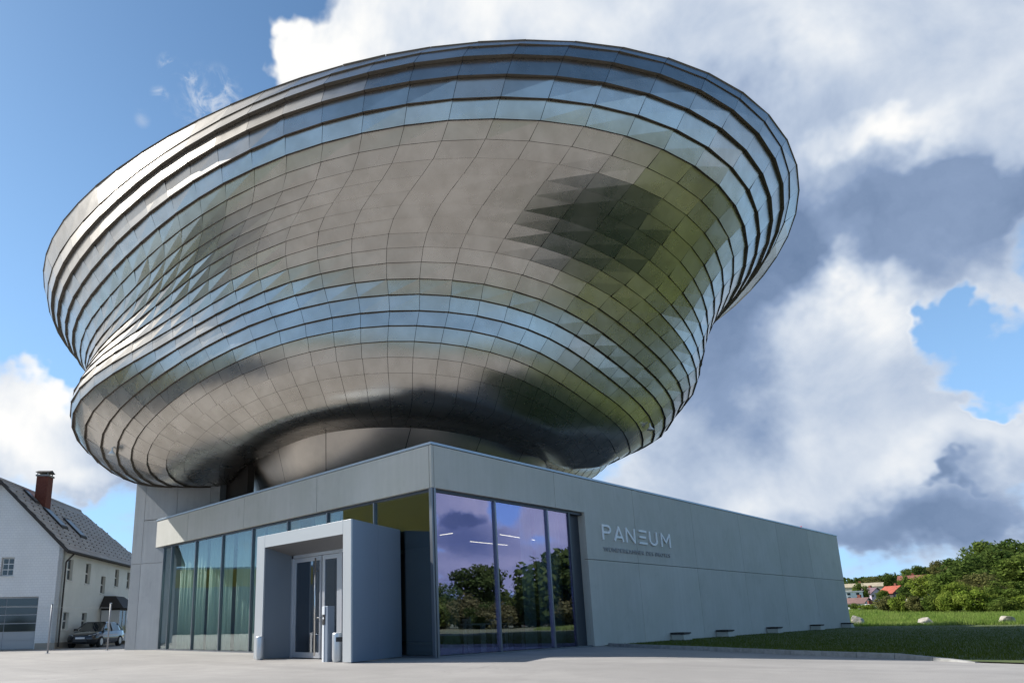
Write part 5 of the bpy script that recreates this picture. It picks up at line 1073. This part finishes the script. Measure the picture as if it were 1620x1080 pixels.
# ------------------------------------------------------------------ cars
def car(loc, az, label, paint, group=None):
    L, Wd, Hh = 4.5, 1.78, 1.45
    r = empty('parked_car', loc, label, 'car', group); X = Matrix.Translation(loc) @ Matrix.Rotation(az, 4, 'Z')
    # stations along x (front = +x): (x, half width, z bottom, z belt, shoulder)
    st = [(-2.22, .72, .42, .86), (-2.12, .82, .30, .95), (-1.7, .88, .22, .98), (-.9, .89, .20, .95), (0, .89, .20, .93), (.9, .89, .20, .92), (1.45, .88, .22, .88), (1.95, .82, .26, .76), (2.18, .70, .34, .62)]
    V = []; Fc = []; 
    for (x, w, z0, z1) in st:
        sec = [(-w*.92, z0), (-w, z0+.12), (-w, (z0+z1)/2+.05), (-w*.95, z1-.04), (-w*.80, z1), (0, z1+.03), (w*.80, z1), (w*.95, z1-.04), (w, (z0+z1)/2+.05), (w, z0+.12), (w*.92, z0), (0, z0-.02)]
        V += [X @ Vector((x, y, z)) for y, z in sec]
    n = 12
    Fc = [(i*n+k, i*n+(k+1) % n, (i+1)*n+(k+1) % n, (i+1)*n+k) for i in range(len(st)-1) for k in range(n)]+[tuple(range(n))[::-1], tuple(range((len(st)-1)*n, len(st)*n))]
    b = link('car_body', mesh('car_body', V, Fc, paint, smooth=True), r)
    gh = [(-1.95, .70, .93, .96), (-1.45, .66, .93, 1.36), (-.5, .66, .93, 1.45), (.25, .65, .93, 1.42), (1.05, .70, .92, .94)]
    V = []; 
    for (x, w, z0, z1) in gh:
        V += [X @ Vector(q) for q in ((x, -w-.12, z0), (x, -w+.04, z1), (x, w-.04, z1), (x, w+.12, z0))]
    Fc = [(i*4+k, i*4+k+1, (i+1)*4+k+1, (i+1)*4+k) for i in range(4) for k in range(3)]
    link('windows', mesh('windows', V, Fc, M['carglass']), r)
    rf = MB(); rf.hexa([(-1.35, -.60, 1.385), (.25, -.60, 1.43), (.25, .60, 1.43), (-1.35, .60, 1.385), (-1.3, -.55, 1.43), (.2, -.55, 1.47), (.2, .55, 1.47), (-1.3, .55, 1.43)], X); rf.obj('car_roof', paint, r)
    for s in (-1, 1):
        for (xa, za, xb, zb) in ((-1.95, .96, -1.42, 1.37), (-.35, .95, -.30, 1.44), (1.07, .95, .24, 1.42)):
            pm_ = MB(); wa, wb = s*.80, s*.63
            pm_.hexa([(xa-.04, wa-.02, za), (xa+.04, wa-.02, za), (xa+.04, wa+.03, za), (xa-.04, wa+.03, za), (xb-.04, wb-.02, zb), (xb+.04, wb-.02, zb), (xb+.04, wb+.03, zb), (xb-.04, wb+.03, zb)], X); pm_.obj('pillar', paint, r)
        for xw in (-1.38, 1.38):
            wh = MB(); c0 = X @ Vector((xw, s*.70, .32)); c1 = X @ Vector((xw, s*.905, .32)); wh.tube(c0, c1, .32, n=24); w_ = wh.obj('wheel', M['tyre'], r)
            MB().tube(X @ Vector((xw, s*.90, .32)), X @ Vector((xw, s*.915, .32)), .21, .19, n=16).obj('rim', M['rim'], w_)
        MB().hexa([(2.0, s*.44, .60), (2.14, s*.44, .60), (1.98, s*.76, .62), (1.9, s*.74, .62), (2.0, s*.44, .71), (2.10, s*.44, .71), (1.93, s*.77, .76), (1.88, s*.74, .76)], X).obj('headlight', M['lamp_c'], r)
        MB().box(.75, .93, s*.90-.07, s*.90+.10, .95, 1.08, X).obj('mirror', paint, r)
    MB().box(2.12, 2.19, -.40, .40, .34, .50, X).obj('grille', M['black'], r)
    MB().box(2.185, 2.20, -.26, .26, .50, .60, X).obj('number_plate', M['plate'], r)
    return r
pc = at(153, 1000, 47.0); pc.z = 0
car(pc, R(228), 'dark parked hatchback in front of the white house porch', M['car'])

# ------------------------------------------------------------------ rocks
def rock(p, s, label, seed, grp='pale boulders at the edge of the meadow'):
    bm = bmesh.new(); bmesh.ops.create_icosphere(bm, subdivisions=3, radius=1)
    planes = []
    rr = random.Random(seed)
    for k in range(13):
        n_ = Vector((rr.gauss(0, 1), rr.gauss(0, 1), rr.gauss(0, .8))).normalized(); planes.append((n_, rr.uniform(.42, .78)))
    for v in bm.verts:
        for n_, d_ in planes:
            q = v.co.dot(n_)
            if q > d_: v.co -= n_*(q-d_)*.98
        v.co += v.co.normalized()*.06*noise.noise(v.co*3+Vector((seed, 0, 0)))
        v.co.x *= s[0]; v.co.y *= s[1]; v.co.z = v.co.z*s[2]
    me = bpy.data.meshes.new('boulder'); bm.to_mesh(me); bm.free(); me.materials.append(M['rock'])
    o = link('boulder', me); o.location = (p.x, p.y, p.z+s[2]*.45); o.rotation_euler = (0, 0, rr.uniform(0, 3)); tag(o, label, 'boulder', grp)
for (x, y, d, s, lb, sd) in ((1358, 991, 62, (1.25, 1.1, 1.25), 'square pale boulder just beyond the end of the concrete wall', 3), (1467, 991.5, 62, (1.45, 1.1, .9), 'small pointed grey boulder in the middle of the meadow edge', 11),
                        (1594, 991.5, 61, (1.5, 1.2, 1.15), 'large tilted pale boulder at the right edge of the photo', 5)):
    p = at(x, y, d); p.z = max(ground_z(p.x, p.y), -.05); rock(p, tuple(q*.50 for q in s), lb, sd)

# ------------------------------------------------------------------ trees
def crown_mesh(name, seed, rx, rz_, nclump, nleaf, lsize, shape='round', openness=0.):
    rg = np.random.default_rng(seed); cen = []; rad = []
    for i in range(nclump):
        while True:
            p = rg.uniform(-1, 1, 3)
            if (p**2).sum() < 1 and (p**2).sum() > .12: break
        if shape == 'round': q = np.array([p[0]*rx, p[1]*rx, p[2]*rz_])
        elif shape == 'cone': t = (p[2]+1)/2; q = np.array([p[0]*rx*(1.05-t), p[1]*rx*(1.05-t), p[2]*rz_])
        else: t = (p[2]+1)/2; q = np.array([p[0]*rx*(.6+.5*t), p[1]*rx*(.6+.5*t), p[2]*rz_])
        cen.append(q*.78); rad.append(rg.uniform(.20, .38)*rx*(1-.25*openness))
    cen = np.array(cen); rad = np.array(rad)
    ci = rg.integers(0, nclump, nleaf); d = rg.normal(size=(nleaf, 3)); d /= np.linalg.norm(d, axis=1)[:, None]
    rr = rad[ci]*rg.uniform(.55, 1.12, nleaf); P = cen[ci]+d*rr[:, None]*np.array([1, 1, .8])
    n = d+rg.normal(size=(nleaf, 3))*.55; n /= np.linalg.norm(n, axis=1)[:, None]
    u = np.cross(n, rg.normal(size=(nleaf, 3))); u /= np.linalg.norm(u, axis=1)[:, None]; v = np.cross(n, u)
    s = lsize*rg.uniform(.6, 1.4, nleaf)[:, None]
    Vv_ = np.stack([P-u*s, P-v*s*.6, P+u*s, P+v*s*.6], 1)
    me = bpy.data.meshes.new(name); me.vertices.add(4*nleaf); me.vertices.foreach_set('co', Vv_.astype(np.float32).ravel())
    me.loops.add(4*nleaf); me.loops.foreach_set('vertex_index', np.arange(4*nleaf, dtype=np.int32))
    me.polygons.add(nleaf); me.polygons.foreach_set('loop_start', np.arange(0, 4*nleaf, 4, dtype=np.int32)); me.polygons.foreach_set('loop_total', np.full(nleaf, 4, dtype=np.int32))
    at_ = me.color_attributes.new('tone', 'FLOAT_COLOR', 'CORNER'); tc = rg.uniform(.78, 1.18, nclump)[ci]*rg.uniform(.75, 1.25, nleaf)
    c = np.ones((nleaf, 4, 4), dtype=np.float32); c[:, :, :3] = tc[:, None, None]; at_.data.foreach_set('color', c.ravel()); me.update(); return me
CR = {}
def crown(kind, var, m):
    key = (kind, var, m)
    if key not in CR:
        s = hash((kind == 'round', var)) % 1000+var*7
        s = {'round': 10, 'cone': 40, 'bush': 70}[kind]+var
        if kind == 'round': me = crown_mesh('crown', s, 1., .95, 46, 5200, .052, 'round', .3)
        elif kind == 'cone': me = crown_mesh('crown', s, .55, 1.2, 34, 3600, .045, 'cone', .2)
        else: me = crown_mesh('crown', s, 1., .62, 34, 4200, .055, 'vase', .3)
        me.materials.append(M[m]); CR[key] = me
    return CR[key]
def trunk_mesh(seed):
    rr = random.Random(seed); m_ = MB(); m_.tube((0, 0, -.3), (.03, 0, .45), .055, .038, 8); m_.tube((.03, 0, .45), (.0, .03, 1.1), .038, .02, 7)
    for k in range(6):
        z = rr.uniform(.35, .95); a = rr.uniform(0, 6.28); r = rr.uniform(.25, .5); m_.tube((0, 0, z), (r*math.cos(a), r*math.sin(a), z+rr.uniform(.15, .4)), .02, .007, 5)
    return mesh('trunk', m_.V, m_.F, M['bark'])
TRK = [trunk_mesh(k) for k in range(3)]
tcount = [0]
def tree(p, h, kind, m, label, group=None, wid=None, cat='tree', name=None):
    """h total height; p foot on the ground"""
    tcount[0] += 1; k = tcount[0]
    e = empty(name or ('bush' if kind == 'bush' else ('conifer_tree' if kind == 'cone' else 'leafy_tree')), p, label, cat, group, rz=(k*2.39996) % 6.28)
    if kind == 'round': rz2, cz, hz_ = .40*h, .60*h, .95
    elif kind == 'cone': rz2, cz, hz_ = .36*h, .58*h, 1.2
    else: rz2, cz, hz_ = .72*h, .46*h, .62
    wx = wid/2 if wid else rz2*1.02
    c = bpy.data.objects.new('crown', crown(kind, k % 3, m)); C.objects.link(c); c.parent = e; c.location = (0, 0, cz); c.scale = (wx, wx*.95, h*.43/hz_ if kind != 'bush' else h*.52/.62)
    t = bpy.data.objects.new('trunk', TRK[k % 3]); C.objects.link(t); t.parent = e; s_ = h*.62; t.scale = (s_, s_, s_); t.location = (0, 0, 0)
    return e
def tree_px(x, ytop, dist, kind, m, label, group=None, wpx=None, cat='tree', base=None):
    """a tree whose top shows at pixel (x, ytop) when it stands dist metres away"""
    T = at(x, ytop, dist); gz_ = ground_z(T.x, T.y); h = T.z-gz_
    w_ = wpx*dist/F*1.02 if wpx else None
    return tree(Vector((T.x, T.y, gz_)), h, kind, m, label, group, w_, cat)
TR = [
 # big trees at the right
 (1625, 872, 118, 'round', 'leaf_m', 'tall mid-green tree cut by the right edge of the photo', 95),
 (1572, 868, 128, 'round', 'leaf_d', 'tall dark tree second from the right edge', 85),
 (1528, 872, 135, 'round', 'leaf_d', 'broad dark green tree at the left flank of the big wood', 75),
 (1600, 850, 160, 'round', 'leaf_d', 'dark rounded treetop behind the big trees near the right edge', 80),
 (1545, 853, 175, 'round', 'leaf_m', 'pale domed treetop crowning the left end of the wood', 62),
 (1640, 846, 170, 'round', 'leaf_d', 'dark treetop highest at the right edge of the photo', 75),
 (1500, 905, 128, 'round', 'leaf_m', 'mid-green tree stepping down left of the big wood', 55),
 (1545, 905, 112, 'round', 'leaf_o', 'olive brown tree in front of the dark wood', 60),
 (1590, 915, 108, 'round', 'leaf_m', 'light mid-height tree before the rightmost dark trees', 60),
 (1468, 907, 135, 'round', 'leaf_y', 'yellow-green tree left of the big wood above the meadow', 55),
 (1482, 885, 300, 'round', 'leaf_o', 'lone round olive tree standing clear on the ridge', 24),
 (1460, 893, 310, 'round', 'leaf_d', 'small dark tree left of the lone ridge tree', 22),
 (1447, 893, 300, 'round', 'leaf_d', 'dark ridge tree above the long red-brown roof', 26),
 (1436, 898, 310, 'round', 'leaf_m', 'mid-green ridge tree left above the long red-brown roof', 24),
 (1415, 902, 330, 'cone', 'leaf_d', 'narrow dark spruce on the ridge between the houses', 14),
 (1400, 905, 320, 'round', 'leaf_d', 'dark round tree on the ridge above the red roof', 24),
 (1384, 910, 320, 'round', 'leaf_o', 'brownish ridge tree above the lilac house', 26),
 (1368, 912, 320, 'round', 'leaf_o', 'olive ridge tree between the wall end and the lilac house', 24),
 (1352, 912, 320, 'round', 'leaf_d', 'dark ridge tree just right of the concrete wall end', 20),
 (1398, 914, 240, 'cone', 'leaf_d', 'dark pointed spruce standing left of the red roofed house', 14),
 (1440, 921, 200, 'round', 'leaf_d', 'dark tree between the red roofed and the orange roofed house', 34),
 (1512, 918, 104, 'round', 'leaf_y', 'fresh green tree in front of the olive one', 44),
 (1424, 938, 108, 'bush', 'leaf_y', 'bright yellow-green bush below the red roofed house', 36),
 (1402, 942, 112, 'bush', 'leaf_o', 'olive bush at the left end of the hedge by the meadow', 34),
 (1448, 941, 106, 'bush', 'leaf_o', 'grey-olive bush below the orange roofed house', 34),
 (1476, 936, 104, 'bush', 'leaf_m', 'mid-green bush below the yellow-green tree', 36),
 (1500, 934, 102, 'bush', 'leaf_y', 'fresh spreading bush with upright shoots before the wood', 42),
 (1540, 930, 100, 'bush', 'leaf_y', 'large bright bush with long branches at the meadow edge', 56),
 (1585, 944, 98, 'bush', 'leaf_m', 'mid-green bush under the rightmost trees', 46),
 (1622, 940, 98, 'bush', 'leaf_y', 'yellow-green bush at the right edge above the big boulder', 44),
 (1372, 955, 125, 'bush', 'leaf_y', 'low yellowish bush right of the wall end below the houses', 26),
 (1350, 953, 135, 'bush', 'leaf_m', 'low green bush touching the concrete wall end', 20),
 (1358, 921, 235, 'bush', 'leaf_m', 'green garden bush above the white flat-roofed house', 24),
 (1394, 932, 225, 'round', 'leaf_m', 'small garden tree between the lilac house and the red roof', 20),
 (1412, 950, 200, 'bush', 'leaf_d', 'dark garden bush below the red roofed house', 30),
 (1430, 910, 280, 'bush', 'leaf_m', 'sunlit hillside bush left of the long red-brown roof', 26),
]
for (x, yt, d, kd, m, lb, wp) in TR:
    tree_px(x, yt, d, kd, m, lb, 'trees and bushes right of the building', wp, 'bush' if kd == 'bush' else 'tree')
# far wood on the ridge: one mass
V_, T_ = [], []
rg = np.random.default_rng(3); n = 30000
az = np.radians(rg.uniform(-30, 17, n)); rr_ = rg.uniform(330, 420, n)
X_ = CAM.x+rr_*np.cos(az); Y_ = CAM.y+rr_*np.sin(az)
gz_ = np.array([ground_z(a, b) for a, b in zip(X_, Y_)])
hh = np.array([6.5+4.5*noise.noise(Vector((a*.06, b*.06, 0))) for a, b in zip(X_, Y_)])
Z_ = gz_+rg.uniform(.1, 1, n)**.6*hh
nn3 = rg.normal(size=(n, 3)); nn3 /= np.linalg.norm(nn3, axis=1)[:, None]; u3 = np.cross(nn3, rg.normal(size=(n, 3))); u3 /= np.linalg.norm(u3, axis=1)[:, None]; v3 = np.cross(nn3, u3)
P_ = np.stack([X_, Y_, Z_], 1); s3 = rg.uniform(.5, 1.1, n)[:, None]
Q_ = np.stack([P_-u3*s3, P_-v3*s3*.7, P_+u3*s3, P_+v3*s3*.7], 1)
me = bpy.data.meshes.new('ridge_wood'); me.vertices.add(4*n); me.vertices.foreach_set('co', Q_.astype(np.float32).ravel()); me.loops.add(4*n); me.loops.foreach_set('vertex_index', np.arange(4*n, dtype=np.int32))
me.polygons.add(n); me.polygons.foreach_set('loop_start', np.arange(0, 4*n, 4, dtype=np.int32)); me.polygons.foreach_set('loop_total', np.full(n, 4, dtype=np.int32))
at_ = me.color_attributes.new('tone', 'FLOAT_COLOR', 'CORNER'); c_ = np.ones((n, 4, 4), dtype=np.float32); c_[:, :, :3] = rg.uniform(.6, 1.2, n)[:, None, None]; at_.data.foreach_set('color', c_.ravel())
me.materials.append(M['leaf_d']); me.update(); tag(link('ridge_wood', me), 'far wooded ridge behind the village', 'woodland', kind='stuff')
# trees round the rest of the horizon (seen mirrored in the corner window and the bowl)
rr = random.Random(5)
for k in range(92):
    azd = (-7-(k//2)*1.45+rr.uniform(-.5, .5)) if k < 70 else (-60-((k-70)//2)*12+rr.uniform(-3, 3))
    d = rr.uniform(78, 90) if k % 2 else rr.uniform(98, 120); a = R(azd)
    x, y = CAM.x+d*math.cos(a), CAM.y+d*math.sin(a)
    h = rr.uniform(3.6, 5.4) if k % 2 else rr.uniform(5.5, 8.5); h = 10.5 if k % 13 == 4 else h
    lb = ('low dark bushy tree in the near row across the field, mirrored in the corner window' if k % 2 else 'taller dark tree in the far row across the field, mirrored in the corner window')
    tree(Vector((x, y, ground_z(x, y))), h, 'bush' if k % 2 else ('cone' if k % 10 == 4 else 'round'), rr.choice(['leaf_d', 'leaf_d', 'leaf_m', 'leaf_o']), lb, 'near row of trees across the field' if k % 2 else 'far row of trees across the field', h*(1.9 if k % 2 else 1.1))

# ------------------------------------------------------------------ village houses on the slope
def cottage(x, yb, dist, w, d, eave, ridge, rot, wallc, roofc, label, wins=3, flat=False):
    w, d, eave, ridge = w*.6, d*.6, eave*.52, ridge*.52; yb += 3
    P = at(x, yb, dist); P.z = ground_z(P.x, P.y)-.3; zb = at(x, yb, dist).z
    P.z = min(P.z, zb) if abs(zb-P.z) > .1 else P.z
    az = math.atan2(P.y-CAM.y, P.x-CAM.x)+math.pi+R(rot); X = Matrix.Translation(P) @ Matrix.Rotation(az, 4, 'Z')
    lift = max(0, zb-P.z)
    e = empty('village_house', P, label, 'house', 'village houses on the far slope')
    eave += lift; ridge += lift; mw = wallm(wallc); mr_ = roofm(roofc)
    MB().box(-d/2, d/2, -w/2, w/2, 0, eave, X).obj('wall', mw, e)
    if flat:
        MB().box(-d/2-.2, d/2+.2, -w/2-.2, w/2+.2, eave, eave+.3, X).obj('roof', mr_, e)
    else:
        g_ = MB(); g_.prism([(-d/2, -w/2, eave), (-d/2, w/2, eave), (-d/2, 0, ridge-.1)], (d, 0, 0), X); g_.obj('gable', mw, e)
        for s in (-1, 1):
            r_ = MB(); r_.hexa([(-d/2-.4, s*(w/2+.4), eave-.25), (d/2+.4, s*(w/2+.4), eave-.25), (d/2+.4, 0, ridge), (-d/2-.4, 0, ridge), (-d/2-.4, s*(w/2+.4), eave-.05), (d/2+.4, s*(w/2+.4), eave-.05), (d/2+.4, 0, ridge+.2), (-d/2-.4, 0, ridge+.2)], X); r_.obj('roof', mr_, e)
        MB().box(-.4, .3, w*.15, w*.15+.6, ridge-.8, ridge+.9, X).obj('chimney', M['brick'], e)
    for k in range(wins):
        y0 = -w/2+w*(k+.5)/wins-.5; f = MB().box(d/2+.005, d/2+.05, y0, y0+.7, lift+.5, lift+1.2, X).obj('window', M['wglass'], e)
        if eave-lift > 2.4: MB().box(d/2+.005, d/2+.05, y0, y0+.7, lift+1.7, lift+2.3, X).obj('window', M['wglass'], e)
    return e
cottage(1350, 948, 225, 7, 8, 4.8, 5, 10, (.62, .66, .70), (.55, .57, .6), 'white flat-roofed modern house touching the end of the wall', 2, True)
cottage(1376, 944, 250, 8, 9, 3.2, 6.0, 50, (.50, .42, .52), (.16, .10, .12), 'lilac house with a dark purple-brown roof in the village', 3)
cottage(1360, 959, 200, 7, 7, 2.6, 4.6, 65, (.68, .70, .74), (.17, .10, .09), 'low white house with a brown roof, lowest by the wall end', 3)
cottage(1416, 944, 235, 8, 9, 3.2, 6.6, 38, (.05, .04, .045), (.34, .08, .045), 'dark timber house with a bright red gable roof', 3)
cottage(1452, 946, 220, 7, 8, 2.0, 4.4, 60, (.60, .55, .48), (.40, .15, .08), 'house showing only its orange roof above the bushes', 2)
cottage(1446, 920, 290, 8, 13, 2.6, 5.2, 82, (.45, .40, .36), (.20, .075, .055), 'long house with a red-brown roof high on the slope', 4)
cottage(1362, 931, 285, 9, 22, 2.6, 4.6, 84, (.50, .46, .38), (.36, .31, .22), 'long low farm building with a beige roof below the ridge', 5)
cottage(1374, 965, 165, 2.6, 3, 1.8, 2.6, 20, (.7, .7, .7), (.5, .5, .5), 'tiny white garden shed at the meadow edge near the wall', 1)

# ------------------------------------------------------------------ yellow-banded hall across the yard (seen mirrored in the left glazing)
A_, B_ = Vector((-66, 66, 0)), Vector((-8, 112, 0)); dA = (B_-A_).normalized(); nA_ = Vector((-dA.y, dA.x, 0))
yb = empty('storage_hall', A_, 'long grey hall with a yellow band, mirrored in the left glazing', 'building')
def hall(z0, z1, m, name, off=0.):
    P = [A_-nA_*off, B_-nA_*off, B_+nA_*18, A_+nA_*18]; return MB().hexa([(p.x, p.y, z0) for p in P]+[(p.x, p.y, z1) for p in P]).obj(name, m, yb)
hall(0, 7.2, M['shed'], 'wall'); hall(7.2, 10, M['yellow'], 'yellow_band', .06); hall(10, 10.3, M['cap'], 'roof', .1)
A_, B_ = Vector((-26, 25, 0)), Vector((-28, 41, 0)); dA = (B_-A_).normalized(); nA_ = Vector((-dA.y, dA.x, 0))
yb = empty('storage_hall', A_, 'nearer hall with a broad yellow wall top, mirrored above the entrance portal', 'building')
hall(0, 7.6, M['shed'], 'wall'); hall(7.6, 12.4, M['yellow'], 'yellow_band', .06); hall(12.4, 12.6, M['cap'], 'roof', .1)
